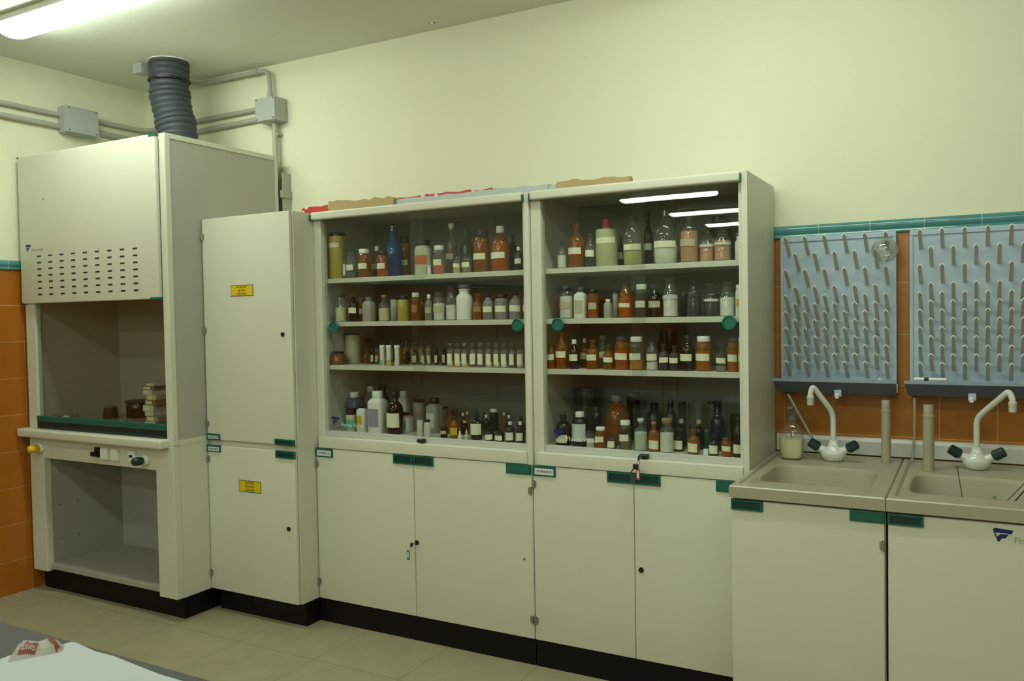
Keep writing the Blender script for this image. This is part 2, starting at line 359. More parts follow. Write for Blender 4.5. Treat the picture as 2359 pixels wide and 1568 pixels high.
# ---------------------------------------------------------------- small hardware
def hinge(x, y, z, parent, n=1):
    b = NB(); rod(b, (x+n*.004, y-.004, z-.016), (x+n*.004, y-.004, z+.016), .0055, n=10); box(b, min(x+n*.002, x+n*.015), max(x+n*.002, x+n*.015), y-.004, y+.001, z-.012, z+.012)
    return obj('hinge', b, M_STEEL, parent)
def pull(x0, x1, z0, z1, y, parent, kind='handle', txt=None):
    """green plastic corner insert: a recessed grip or a label holder"""
    b = NB(); box(b, x0, x1, y-.006, y+.004, z0, z1, .0015)
    if kind == 'handle':
        b.free(); b = NB(); w = .008
        box(b, x0, x0+w, y-.006, y+.004, z0, z1); box(b, x1-w, x1, y-.006, y+.004, z0, z1)
        box(b, x0+w, x1-w, y-.006, y+.004, z1-w*.9, z1); box(b, x0+w, x1-w, y-.006, y+.004, z0, z0+w*.7)
        o = obj('handle', b, M_GRN, parent)
        obj('recess', BX(x0+w, x1-w, y-.0008, y+.004, z0+w*.7, z1-w*.9), M_GRND, o)
        return o
    o = obj('label_holder', b, M_GRN, parent)
    if kind == 'label':
        obj('paper_label', BX(x0+.012, x1-.008, y-.0068, y-.006, z0+.006, z1-.010), M_WPRINT, o)
        if txt: text('lettering', txt, .015, ((x0+x1)/2+.002, y-.0072, (z0+z1)/2-.002), M_INK, o, width=(x1-x0)*.66, height=.009)
    else: obj('recess', BX(x0+.010, x1-.010, y-.0066, y-.006, z0+.008, z1-.008), mat('faded_green_plastic', (.012, .11, .075), .4), o)
    return o
def lock(x, z, y, parent, r=.0105):
    b = NB(); rod(b, (x, y+.001, z), (x, y-.005, z), r, n=20); rod(b, (x, y-.005, z), (x, y-.0075, z), r*.6, n=16)
    return obj('lock', b, M_BLK, parent, smooth=True)
def door(name, x0, x1, z0, z1, y, parent, mt=None, th=.018, bev=.003):
    return obj(name, BX(x0, x1, y, y+th, z0, z1, bev, 3), mt or M_LAM, parent, smooth=True, auto=50)
def sticker(lines, x0, x1, z0, z1, y, parent):
    o = obj('hazard_sticker', BX(x0, x1, y-.0012, y, z0, z1), M_INK, parent)
    e = .0028; obj('yellow_field', BX(x0+e, x1-e, y-.0018, y-.0012, z0+e, z1-e), M_STICK, o)
    h = (z1-z0-2*e)/len(lines)
    for i, (s, w) in enumerate(lines):
        text('lettering', s, .014, ((x0+x1)/2, y-.0020, z1-e-h*(i+.5)), M_INK, o, width=w, height=h*.66)

# ---------------------------------------------------------------- fume cupboard
H = empty('fume_cupboard', (.62, -.45, 0), 'tall cream fume cupboard with slotted panel and glass sash, in the corner', 'fume cupboard')
x0, x1, yf, yb = .035, 1.207, -.83, -.085
obj('plinth', BX(.030, 1.180, -.765, -.10, .0005, .1165), M_PLINTH, H)
# lower body: two legs, rail, linings
b = NB(); box(b, x0, .160, yf, -.79, .117, .857, .003); box(b, 1.075, 1.205, yf, -.79, .117, .8705, .003); box(b, .160, 1.075, yf+.004, -.80, .745, .857)
obj('lower_frame', b, M_LAM, H)
obj('lower_side_panel', BX(1.190, 1.206, -.7899, yb, .117, .871), M_LAM, H)
b = NB(); box(b, x0, .158, -.7899, yb, .117, .857); box(b, .158, 1.1899, -.36, -.34, .117, .857); box(b, .158, 1.1899, -.80, -.36, .745, .757)
box(b, 1.16, 1.1899, -.7899, -.36, .16, .745)
obj('lower_lining', b, M_IN, H)
o = obj('lower_shelf', BX(.158, 1.0748, -.812, -.36, .130, .156, .002), M_IN, H)
b = NB()
for yy in (-.745, -.64):
    for zz in (.28, .47, .66): rod(b, (.158, yy, zz), (.1595, yy, zz), .0035, n=8)
obj('shelf_pin_hole', b, M_BLK, H)
# ledge
b = NB(); box(b, .006, 1.178, -.885, -.70, .860, .905, .012, 4); obj('front_ledge', b, M_LAM, H, smooth=True, auto=60)
# upper body
obj('side_panel', BX(1.190, 1.203, -.80, -.10, .8985, 2.366), M_LAMG, H)
b = NB()
box(b, 1.163, 1.207, yf, -.80, .871, 2.386, .003); box(b, 1.188, 1.207, -.8, yb, 2.362, 2.386); box(b, 1.188, 1.207, -.8, yb, .8715, .898)
box(b, 1.188, 1.207, -.105, yb, .898, 2.362); obj('side_frame', b, M_LAM, H)
obj('left_side_panel', BX(x0, x0+.02, -.80, yb, .871, 2.386), M_LAM, H)
obj('top_panel', BX(x0+.02, 1.1879, -.80, yb, 2.368, 2.386), M_LAM, H)
b = NB(); box(b, x0, .118, yf+.002, -.795, .906, 1.60, .002); obj('left_post', b, M_LAM, H)
U = obj('upper_panel', BX(.036, 1.158, -.848, -.825, 1.588, 2.384, .005, 3), M_LAM, H, smooth=True, auto=50)
slot = obj('vent_slot', BX(.206-.017, .206+.017, -.8486, -.8478, 1.8405-.0042, 1.8405+.0042), M_BLK, U)
for i in range(9):
    for j in range(7):
        if i or j:
            o = slot.copy(); COL.objects.link(o); o.parent = U; o.location = (i*.0982, 0, -j*.0343)
for (ax, az) in ((1.115, 2.3755), (1.095, 1.588)): obj('green_clip', BX(ax, 1.160, -.850, -.826, az-.002, az+.009), M_GRNB, U)
obj('black_clip', BX(.034, .046, -.850, -.826, 1.583, 1.594), M_BLK, U); obj('black_clip', BX(.036, .046, -.850, -.826, 2.376, 2.3858), M_BLK, U)
b = NB(); rod(b, (.262, -.848, 2.142), (.262, -.850, 2.142), .006, n=12); obj('screw', b, M_STEEL, U)
logo(.090, 1.868, .046, .040, -.8482, U, 'Flores Vallés', .142, 1.876, .105, M_GREYP)
# chamber linings
b = NB(); box(b, x0+.02, .105, -.794, -.30, .93, 2.30); box(b, .105, 1.1899, -.31, -.29, .93, 2.30); box(b, .105, 1.1899, -.794, -.31, .906, .930)
box(b, 1.165, 1.1899, -.794, -.31, .93, 2.30); box(b, .105, 1.165, -.80, -.31, 2.28, 2.30)
obj('chamber_lining', b, mat('chamber_panel', (.40, .40, .33), .35), H)
# sash
b = NB(); box(b, .122, 1.1625, -.8185, -.8145, .955, 1.70); obj('sash_glass', b, M_SASH, H)
b = NB(); box(b, .119, 1.1625, -.838, -.8190, .945, .976, .005, 2); obj('sash_rail', b, M_GRN, H)
b = NB(); box(b, .119, 1.1625, -.834, -.815, .9055, .944); obj('lower_sash_rail', b, mat('black_green_rail', (.004, .022, .022), .25), H)
tag(obj('wall_bracket', box(BX(1.212, 1.232, -.075, -.002, 2.16, 2.20), 1.212, 1.224, -.06, -.002, 2.06, 2.30), M_PIPE), 'narrow grey bracket on the wall behind the fume cupboard top', 'bracket')
# controls
def valve(x, z, mt, dx):
    b = NB(); rod(b, (x, yf+.003, z), (x, yf-.012, z), .026, n=28); rod(b, (x, yf-.012, z), (x, yf-.020, z), .018, .015, n=24)
    k = obj('valve', b, M_WHITE, H, smooth=True)
    b = NB(); lathe(b, [(.012, 0), (.017, .003), (.020, .012), (.0215, .030), (.020, .046), (.014, .053), (.004, .055)], (0, 0, 0), n=24)
    bmesh.ops.rotate(b, verts=b.verts, cent=(0, 0, 0), matrix=Matrix.Rotation(PI/2, 3, 'X')@Matrix.Rotation(-.15, 3, 'Y'))
    bmesh.ops.translate(b, verts=b.verts, vec=(x+dx, yf-.020, z-.001)); obj('knob', b, mt, k, smooth=True)
valve(.145, .800, M_YEL, 0); valve(1.005, .793, M_KNOB, 0)
def plate(nm, x, z, w, h, mt=None):
    return obj(nm, BX(x-w/2, x+w/2, yf-.012, yf+.004, z-h/2, z+h/2, .003), mt or M_WHITE, H)
for xx in (.690, .770): obj('lid', BX(xx-.024, xx+.022, yf-.016, yf-.012, .780, .828, .002), M_WHITE, plate('socket_cover', xx, .803, .056, .062))
s = plate('switch', .905, .806, .05, .055); obj('rocker', BX(.895, .915, yf-.017, yf-.012, .800, .812, .001), M_BLK, s)
s = plate('rotary_switch', .628, .808, .03, .05, M_BLK); obj('lever', BX(.612, .640, yf-.035, yf-.012, .788, .812, .004), M_BLK, s)

# things standing in the fume cupboard
cols = [((.62, .62, .50), 'white'), ((.35, .33, .22), 'olive'), ((.62, .60, .46), 'cream'), ((.60, .61, .50), 'pale'), ((.26, .19, .10), 'brown'), ((.55, .52, .33), 'yellowish'), ((.60, .61, .52), 'white'), ((.18, .17, .12), 'dark'), ((.62, .62, .52), 'white')]
nm = ['bottom', 'second', 'third', 'fourth', 'fifth', 'sixth', 'seventh', 'eighth', 'topmost']
SX = at(361, 930, 'y', -.60).x; z = .9305; hs = [.020, .030, .022, .034, .028, .026, .026, .020, .014]
for i in range(9):
    c, cn = cols[i]; sx = .080+.010*math.sin(i*2.1); ox = .015*math.sin(i*1.7)
    t = empty('slide_box', (SX+ox, -.60, z), '%s %s small box in the stack inside the fume cupboard' % (nm[i], cn) if i else 'white small box at the bottom of the stack inside the fume cupboard', 'box', 'small boxes stacked in the fume cupboard', rz=.1*math.sin(i*3))
    b = NB(); box(b, -sx/2, sx/2, -.045, .045, 0, hs[i], .0015); obj('body', b, mat('box_'+cn+str(i), c, .7), t, world=False)
    b = NB(); box(b, -sx/2+.01, sx/2-.03, -.0458, -.0452, hs[i]*.2, hs[i]*.8); obj('paper_label', b, M_LABEL, t, world=False)
    z += hs[i]+.0003
JP = at(321, 940, 'y', -.41); jx, jy, jr = JP.x, -.41, .070; jh = at(321, 921, 'y', -.41).z-.9305
t = empty('brown_jar', (jx, jy, .9305), 'large dark red-brown glass jar in the fume cupboard beside the box stack', 'jar')
b = NB(); lathe(b, [(jr*.93, 0), (jr, .006), (jr, jh*.78), (jr*.92, jh*.88)], (jx, jy, .9305), n=32); obj('body', b, mat('dark_red_glass', (.016, .003, .002), .12), t, smooth=True)
b = NB(); lathe(b, [(jr*1.08, jh*.8803), (jr*1.10, jh*.97), (jr, jh)], (jx, jy, .9305), n=32); obj('lid', b, mat('brown_lid', (.05, .04, .03), .5), t, smooth=True)
kx, ky = at(255, 950, 'y', -.50).x, -.50
t = empty('brown_pot', (kx, ky, .9305), 'small dark brown pot with a thin metal rim in the fume cupboard', 'jar')
b = NB(); lathe(b, [(.040, 0), (.042, .004), (.035, .062)], (kx, ky, .9305), n=28); obj('body', b, mat('dark_brown_ceramic', (.022, .009, .006), .3), t, smooth=True)
b = NB(); lathe(b, [(.0352, .0625), (.039, .064), (.039, .067), (.035, .069)], (kx, ky, .9305), n=28); obj('lid', b, M_STEEL, t, smooth=True)
dx_, dy_ = max(.19, at(152, 957, 'y', -.72).x), -.72
t = empty('glass_dish', (dx_, dy_, .9305), 'wide clear glass dish at the left inside the fume cupboard', 'dish')
b = NB(); lathe(b, [(.058, 0), (.064, .004), (.066, .046), (.064, .046), (.062, .006), (.01, .004)], (dx_, dy_, .9305), n=36); obj('body', b, M_CLEAR, t, smooth=True)
b = NB(); lathe(b, [(.026, .0065), (.030, .012), (.018, .030), (.006, .038)], (dx_+.015, dy_-.01, .9305), n=16); obj('white_powder', b, M_WHITE, t, smooth=True)
def crumple(cx, cy, z0, sx, sy, h, seed, n=14, rz=0):
    rn = random.Random(seed); b = NB(); G = [[None]*(n+1) for _ in range(n+1)]
    ph = [rn.uniform(0, 6) for _ in range(8)]
    for i in range(n+1):
        for j in range(n+1):
            u, w = i/n-.5, j/n-.5; e = min(1, 4*min(.5-abs(u), .5-abs(w)))+.15
            z = h*e*(.45+.22*math.sin(u*13+ph[0])+.2*math.sin(w*11+ph[1]+u*5)+.13*math.sin((u+w)*23+ph[2])+rn.uniform(-.13, .13))
            x, y = u*sx*(1+.08*math.sin(w*9+ph[3])), w*sy*(1+.1*math.sin(u*8+ph[4]))
            G[i][j] = b.verts.new((cx+x*math.cos(rz)-y*math.sin(rz), cy+x*math.sin(rz)+y*math.cos(rz), z0+max(.0006, z)))
    for i in range(n):
        for j in range(n): b.faces.new((G[i][j], G[i+1][j], G[i+1][j+1], G[i][j+1]))
    bmesh.ops.solidify(b, geom=b.faces, thickness=.0004); return b
tag(obj('crumpled_paper', crumple(.655, -.69, .931, .13, .09, .040, 3), mat('grey_crumpled_paper', (.42, .42, .36), .8)), 'crumpled pale paper lying before the dark red jar in the fume cupboard', 'paper')
tag(obj('folded_sheet', crumple(.47, -.66, .931, .20, .10, .022, 8), mat('dull_grey_sheet', (.30, .29, .27), .8)), 'flat grey folded sheet before the small brown pot in the fume cupboard', 'paper')
tag(obj('paper_packet', crumple(.73, -.76, .931, .11, .05, .022, 5), mat('beige_packet_paper', (.48, .45, .36), .8)), 'beige torn packet in front of the box stack in the fume cupboard', 'paper')

# ---------------------------------------------------------------- acid and base cabinet
A = empty('chemical_cabinet', (1.50, -.31, 0), 'narrow tall cream cabinet with yellow hazard stickers between fume cupboard and glass cabinets', 'cabinet')
ax0, ax1, ay = 1.2075, 1.8045, -.6255
obj('plinth', BX(ax0+.002, 1.800, -.572, -.03, .0005, .1165), M_PLINTH, A)
b = NB()
for i in range(18): box(b, 1.46+i*.0175, 1.466+i*.0175, -.574, -.5725, .062, .10)
obj('vent_grille', b, mat('vent_black', (.02, .02, .018), .7), A)
b = NB(); box(b, ax0, ax0+.018, ay+.02, -.02, .117, 1.988); box(b, 1.782, ax1, ay+.02, -.02, .117, 1.988); box(b, ax0+.018, 1.782, ay+.02, -.02, 1.97, 1.988)
box(b, ax0+.018, 1.782, ay+.02, -.02, .117, .135); box(b, ax0+.018, 1.782, ay+.02, -.02, .845, .885); box(b, ax0+.018, 1.782, -.04, -.02, .135, 1.97)
obj('carcass', b, M_LAM, A)
D = door('door', ax0+.003, 1.797, .880, 1.988, ay, A)
pull(1.675, 1.799, .8785, .908, ay, D); pull(1.208, 1.302, .8785, .910, ay, D, 'label', 'ACIDOS')
sticker((('ÁCIDOS', .066), ('ACID', .048), ('SÄURE', .066)), 1.404, 1.556, 1.596, 1.650, ay, D)
lock(1.742, 1.408, ay, D)
for z in (1.90, 1.43, .96): hinge(ax0+.003, ay, z, D)
D = door('door', ax0+.003, 1.797, .119, .851, ay, A)
pull(1.679, 1.800, .817, .8525, ay, D); pull(1.208, 1.304, .818, .8535, ay, D, 'label', 'BASES')
sticker((('BASES', .058), ('ALKALI', .062), ('LAUGE', .064)), 1.424, 1.574, .633, .690, ay, D)
lock(1.750, .480, ay, D)
for z in (.78, .20): hinge(ax0+.003, ay, z, D)

# ---------------------------------------------------------------- glass cabinets
SHELF_Z = [1.672, 1.462, 1.252, .928]
def showcase(side, xa, xb, split, txt, seams):
    t = empty('glass_cabinet', ((xa+xb)/2, -.24, 0), '%s of the two cream display cabinets with sliding glass panes full of bottles' % side, 'display cabinet', 'display cabinets with sliding glass')
    yf, yc = -.49, -.470
    obj('plinth', BX(xa+(.001 if side == 'left' else .0012), xb-.002, -.4767, -.03, .0005, .1165), M_PLINTH, t)
    for x in ((xa, xa+.021), (xb-.021, xb)): obj('side_panel', BX(x[0], x[1], yc if x[0] == xa else -.486, -.02, .117, 1.990, .001), M_LAM, t)
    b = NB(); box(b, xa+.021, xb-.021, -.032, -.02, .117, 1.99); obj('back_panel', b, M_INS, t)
    b = NB()
    for s in seams: box(b, s-.0012, s+.0012, -.0326, -.0321, .93, 1.965)
    obj('panel_seam', b, mat('seam_dark', (.08, .08, .06), .7), t)
    obj('top_panel', BX(xa+.021, xb-.021, -.462, -.032, 1.972, 1.990), M_LAM, t)
    b = NB(); box(b, xa+.008, xb-.0225, -.500, -.464, 1.953, 1.990, .009, 4); hd = obj('header', b, M_LAM, t, smooth=True, auto=60)
    for x in (xa+.006, xb-.0245): obj('end_cap', BX(x, x+.0045, -.503, -.470, 1.951, 1.979, .001), M_GRN, hd)
    # jambs
    for x in ((xa+.0212, xa+.046), (xb-.036, xb-.0212)): obj('jamb', BX(x[0], x[1], -.4695, -.430, .909, 1.952), M_LAM, t)
    obj('base_panel', BX(xa+.021, xb-.021, -.447, -.032, .905, .928), M_SHELF, t)
    b = NB(); box(b, xa+.0212, xb-.0212, -.494, -.4475, .8545, .909, .004, 3); obj('front_rail', b, M_LAM, t, smooth=True, auto=60)
    obj('bottom_panel', BX(xa+.021, xb-.021, -.4699, -.032, .117, .135), M_IN, t)
    for z in SHELF_Z[:3]: obj('shelf', BX(xa+.022, xb-.022, -.428, -.033, z-.022, z, .0015), M_SHELF, t)
    # sliding panes: left one behind, right one in front
    xl, xr = xa+.0465, xb-.0365
    for k, (p0, p1, y) in enumerate(((xl, split[1], -.447), (split[0], xr, -.459))):
        g = obj('glass_pane', BX(p0, p1, y-.002, y+.002, .935, 1.950), M_PANE, t)
        rl = obj('pane_rail', BX(p0, p1 if k else split[0]-.002, -.4665+(.002 if k else .006), y+.006 if k else y+.004, .9095, .936, .001), M_RAIL, g)
        kx = xa+(.098 if side == 'left' else .109) if k == 0 else xb-(.071 if side == 'left' else .074)
        b = NB(); lathe(b, [(.024, 0), (.027, .002), (.0275, .006), (.023, .0075), (.020, .003), (.002, .003)], (0, 0, 0), n=32)
        bmesh.ops.rotate(b, verts=b.verts, cent=(0, 0, 0), matrix=Matrix.Rotation(PI/2, 3, 'X')); bmesh.ops.translate(b, verts=b.verts, vec=(kx, y-.0021, 1.439))
        obj('finger_pull', b, M_GRNB, g, smooth=True)
        if k == 0: logo(kx-.030, .962, .052, .042, y-.0024, g, 'Flores Vallés', kx+.030, .965, .135, M_WPRINT)
        if k == 1:
            b = NB(); box(b, split[0]+.032, split[0]+.068, -.492, -.464, .913, .929, .006, 3); obj('lock', b, M_BLK, rl, smooth=True)
    # lower doors
    xm = split[2]
    D = door('door', xa+.003, xm-.0012, .117, .852, yf, t)
    pull(xa+.0015, xa+.108, .811, .8535, yf, D, 'label', txt); pull(xm-.110, xm-.002, .811, .8535, yf, D)
    for z in (.775, .20): hinge(xa+.002, yf, z, D)
    D = door('door', xm+.0012, xb-.003, .117, .852, yf, t)
    pull(xm+.002, xm+.110, .811, .8535, yf, D); pull(xb-.122, xb-.004, .811, .8535, yf, D, 'blank')
    for z in (.745, .20): hinge(xb-.003, yf, z, D, -1)
    return t, D
V1, D1 = showcase('left', 1.806, 2.992, (2.373, 2.434, 2.386), 'VITRINA A', (2.114, 2.570))
V2, D2 = showcase('right', 2.994, 3.8885, (3.430, 3.483, 3.441), 'VITRINA B', (3.411, 3.476))
lock(2.397, .457, -.49, D1); lock(3.468, .475, -.49, D2)
b = NB(); rod(b, (2.949, -.49, .452), (2.949, -.493, .452), .005, n=12); obj('bumper', b, M_STEEL, D1)
# keys
def key_ring(lab, x, y, z, tagmt, swing, big):
    t = empty('key', (x, y, z), lab, 'key', 'keys hanging in the glass cabinet locks')
    b = NB(); box(b, x-.0015, x+.0015, y-.030, y-.0025, z-.003, z+.003); obj('blade', b, M_STEEL, t)
    b = NB(); lathe(b, [(.010, -.0015), (.011, 0), (.010, .0015)], (0, 0, 0), n=16); bmesh.ops.rotate(b, verts=b.verts, cent=(0, 0, 0), matrix=Matrix.Rotation(PI/2, 3, 'Y'))
    bmesh.ops.translate(b, verts=b.verts, vec=(x, y-.036, z)); obj('bow', b, M_BLK, t, smooth=True)
    b = tube(NB(), [(x+.009*math.sin(a)*.6, y-.040, z-.016+.011*math.cos(a)) for a in [2*PI*i/14 for i in range(15)]], .0008, n=6, caps=False); obj('ring', b, M_STEEL, t)
    x2, z2 = x-swing, z-.026
    b = NB()
    if big: box(b, x2-.013, x2+.010, y-.043, y-.037, z2-.018, z2+.004, .004); rod(b, (x2-.01, y-.040, z2-.015), (x2-.022, y-.040, z2-.032), .0022, n=8); obj('second_key', b, M_BLK, t); b = NB(); x2 += .008; z2 -= .016
    box(b, x2-.0075, x2+.0075, y-.042, y-.038, z2-.042, z2, .002); o = obj('tag', b, tagmt, t)
    box_ = BX(x2-.004, x2+.004, y-.0428, y-.042, z2-.034, z2-.006); obj('tag_paper', box_, M_WPRINT, o)
key_ring('key with a green and white tag hanging from the left cabinet door lock', 2.397, -.497, .457, M_GRN, .016, False)
key_ring('bunch of black keys with a red tag at the right cabinet glass lock', 3.478, -.494, .921, M_RED, .010, True)

# ---------------------------------------------------------------- things lying on the glass cabinets
def slab(nm, lab, a, b_, w, h, mt, parts=None, z=1.9905, cat='package'):
    """long packet lying from a to b (x, y)"""
    a, b_ = Vector((*a, 0)), Vector((*b_, 0)); d = (b_-a).normalized(); n = Vector((-d.y, d.x, 0)); bm = NB(); R = []
    rn = random.Random(len(lab)); N = 14
    for i in range(N+1):
        c = a+(b_-a)*(i/N); hh = h*(1+rn.uniform(-.09, .09)); ww = w/2*(1+rn.uniform(-.05, .05))
        R.append([bm.verts.new(c+n*s*ww+Vector((0, 0, z+q*hh))) for s, q in ((-1, 0), (1, 0), (1.02, .5), (.9, 1), (-.9, 1), (-1.02, .5))])
    for i in range(N):
        for k in range(6): bm.faces.new((R[i][k], R[i][(k+1) % 6], R[i+1][(k+1) % 6], R[i+1][k]))
    bm.faces.new(R[0]); bm.faces.new(R[-1])
    return tag(obj(nm, bm, mt, smooth=True, auto=30), lab, cat)
ysl = -.30
def checker(name, c1, c2, s):
    mt = mat(name, c1, .5); nt = mt.node_tree; b = nt.nodes['Principled BSDF']
    tc = nt.nodes.new('ShaderNodeTexCoord'); ck = nt.nodes.new('ShaderNodeTexVoronoi'); ck.inputs['Scale'].default_value = s; nt.links.new(tc.outputs['Object'], ck.inputs['Vector'])
    cr = nt.nodes.new('ShaderNodeValToRGB'); cr.color_ramp.elements[0].position = .30; cr.color_ramp.elements[1].position = .34
    cr.color_ramp.elements[0].color = (*c2, 1); cr.color_ramp.elements[1].color = (*c1, 1)
    nt.links.new(ck.outputs['Distance'], cr.inputs[0]); nt.links.new(cr.outputs[0], b.inputs['Base Color']); return mt
M_GT = mat('pale_grey_tube', (.42, .44, .42), .4)
M_REDP = checker('red_patterned_wrap', (.45, .025, .015), (.7, .62, .55), 26)
slab('wrapping_roll', 'long red patterned box lying along the back top of the left glass cabinet', (1.815, -.17), (2.66, -.17), .10, .076, M_REDP)
slab('wrapping_roll', 'short red patterned box on the narrow cabinet top behind brown cardboard', (1.50, -.17), (1.80, -.17), .10, .074, M_REDP)
slab('cardboard_roll', 'brown cardboard roll lying on top of the left glass cabinet front edge', (1.80, -.33), (2.17, -.29), .05, .068, M_CARD)
slab('metal_tube', 'long grey tube lying on the left cabinet, sticking out of brown cardboard', (2.175, -.28), (2.985, -.27), .035, .056, M_GT, cat='tube')
slab('metal_tube', 'short grey tube lying on the right cabinet left of brown cardboard', (2.996, -.29), (3.035, -.28), .035, .050, M_GT, cat='tube')
slab('cardboard_roll', 'brown cardboard roll lying on top of the right glass cabinet', (3.04, -.29), (3.36, -.26), .05, .060, M_CARD)

# ---------------------------------------------------------------- bottles
GL = {'amber': (M_AMBER, 'amber'), 'dark': (M_DARK, 'dark brown'), 'clear': (M_CLEAR, 'clear'), 'blue': (M_BLUE, 'bright blue'), 'night': (M_NIGHT, 'midnight blue'),
      'green': (M_GRNG, 'green'), 'smoke': (M_SMOKE, 'smoky'),
      'white': (mat('white_bottle_plastic', (.74, .76, .68), .4), 'white'), 'cream': (mat('cream_bottle_plastic', (.55, .54, .40), .45), 'cream'),
      'grey': (mat('grey_bottle_glass', (.20, .20, .175), .3), 'grey'), 'black': (mat('black_bottle', (.010, .009, .010), .25), 'black'),
      'yellow': (mat('yellow_jar', (.42, .35, .06), .25), 'yellow'), 'lime': (mat('lime_canister', (.42, .45, .24), .45), 'pale green'),
      'steel': (mat('blue_grey_bottle', (.10, .14, .20), .4), 'blue-grey'), 'milky': (mat('milky_plastic', (.36, .37, .31), .45), 'milky')}
CAP = {'white': M_WHITE, 'black': M_BLK, 'grey': mat('grey_cap', (.16, .17, .16), .5), 'green': mat('green_cap', (.01, .09, .035), .4), 'red': mat('red_cap', (.42, .03, .03), .4),
       'glass': M_SMOKE, 'cork': mat('cork', (.32, .22, .11), .8, noise=.2, nscale=60), 'brown': mat('brown_cap', (.07, .04, .015), .4), 'amber': M_AMBER, 'navy': mat('navy_cap', (.01, .012, .03), .35), 'yellow': mat('yellow_cap', (.55, .5, .12), .5)}
CON = {'white': (.80, .82, .74), 'brown': (.22, .075, .018), 'orange': (.60, .24, .012), 'yellow': (.62, .46, .05), 'pink': (.55, .17, .12), 'peach': (.56, .31, .18), 'grey': (.13, .12, .11),
       'cream': (.66, .65, .42), 'black': (.012, .012, .016), 'lime': (.50, .52, .16), 'rose': (.22, .14, .11), 'teal': (.10, .28, .22), 'red': (.20, .02, .01)}
LAB = {'l': M_LABEL, 'w': M_WPRINT, 'y': mat('yellow_label', (.55, .42, .03), .6), 't': mat('teal_label', (.12, .45, .38), .6), 'v': mat('lilac_label', (.27, .27, .38), .6),
       'o': mat('orange_label', (.60, .22, .02), .6), 'r': mat('orange_red_label', (.60, .14, .03), .6), 'n': mat('navy_label', (.015, .03, .11), .5), 'b': mat('brown_label', (.36, .19, .07), .7), 'c': mat('tan_label', (.50, .46, .30), .7)}
# profile: body (r, z) up to the neck, cap (r, z) ; both relative to radius and height
KIND = {
 'jar':      ([(.93, 0), (1, .02), (1, .72), (.93, .79), (.78, .83), (.76, .86)], [(.80, .845), (.82, .86), (.82, .98), (.76, 1)], (.30, .56), 'jar'),
 'bottle':   ([(.93, 0), (1, .02), (1, .58), (.92, .66), (.62, .74), (.38, .79), (.34, .87)], [(.42, .85), (.44, .86), (.44, .985), (.38, 1)], (.28, .50), 'bottle'),
 'stopper':  ([(.93, 0), (1, .02), (1, .56), (.92, .64), (.60, .71), (.40, .75), (.38, .84), (.50, .855), (.50, .875)], [(.30, .876), (.30, .90), (.48, .915), (.50, .98), (.34, 1)], (.30, .50), 'bottle'),
 'wide':     ([(.90, 0), (1, .02), (1, .62), (.92, .68), (.66, .73), (.62, .83), (.74, .85), (.74, .87)], [(.56, .871), (.58, .90), (.72, .915), (.74, .985), (.66, 1)], (.30, .50), 'jar'),
 'plastic':  ([(.95, 0), (1, .02), (1, .70), (.94, .76), (.62, .82), (.50, .84), (.50, .87)], [(.54, .85), (.56, .86), (.56, .985), (.52, 1)], (.15, .58), 'bottle'),
 'canister': ([(.96, 0), (1, .01), (1, .90), (.98, .925)], [(.90, .926), (.92, .93), (.92, .99), (.88, 1)], (.68, .78), 'canister'),
 'jug':      ([(.95, 0), (1, .02), (1, .74), (.95, .78), (.4, .80), (.33, .83)], [(.35, .82), (.36, .83), (.36, .99), (.32, 1)], (.48, .60), 'canister'),
 'tub':      ([(.86, 0), (.89, .02), (1, .66), (.97, .70), (.88, .72)], [(.86, .721), (.90, .73), (.90, .985), (.84, 1)], (.12, .50), 'tub'),
 'vial':     ([(.92, 0), (1, .03), (1, .66), (.80, .72), (.56, .74), (.56, .80)], [(.60, .79), (.85, .81), (.85, .97), (.7, 1)], (.12, .56), 'vial'),
 'tube':     ([(.80, 0), (.86, .02), (.92, .84)], [(1, .841), (1.1, .86), (1.1, .985), (1, 1)], (.02, .28), 'tube'),
 'dropper':  ([(.95, 0), (1, .02), (1, .46), (.92, .54), (.50, .61), (.36, .64), (.36, .68)], [(.40, .66), (.42, .67), (.42, .80), (.26, .82), (.25, .95), (.16, 1)], (.14, .46), 'dropper bottle'),
 'spout':    ([(.95, 0), (1, .02), (1, .36), (.7, .42), (.5, .44)], [(.58, .42), (.62, .44), (.54, .58), (.26, .92), (.12, 1)], (.04, .06), 'dropper bottle'),
 'round':    ([(.80, 0), (.95, .05), (1, .18), (1, .48), (.95, .60), (.78, .72), (.45, .82), (.36, .86), (.36, .90)], [(.44, .875), (.46, .88), (.46, .99), (.40, 1)], (.30, .42), 'bottle'),
 'long':     ([(.93, 0), (1, .02), (1, .50), (.97, .56), (.85, .63), (.62, .68), (.52, .71), (.50, .96), (.56, .965), (.56, .99), (.4, 1)], None, (.46, .56), 'bottle'),
 'beaker':   ([(.80, 0), (.84, .02), (.92, .85), (1, .97), (1, 1), (.97, 1), (.88, .85), (.80, .04), (.1, .035)], None, (.3, .5), 'beaker'),
}
CABX = {'L': 'left', 'R': 'right'}; SN = ['top', 'second', 'third', 'bottom']
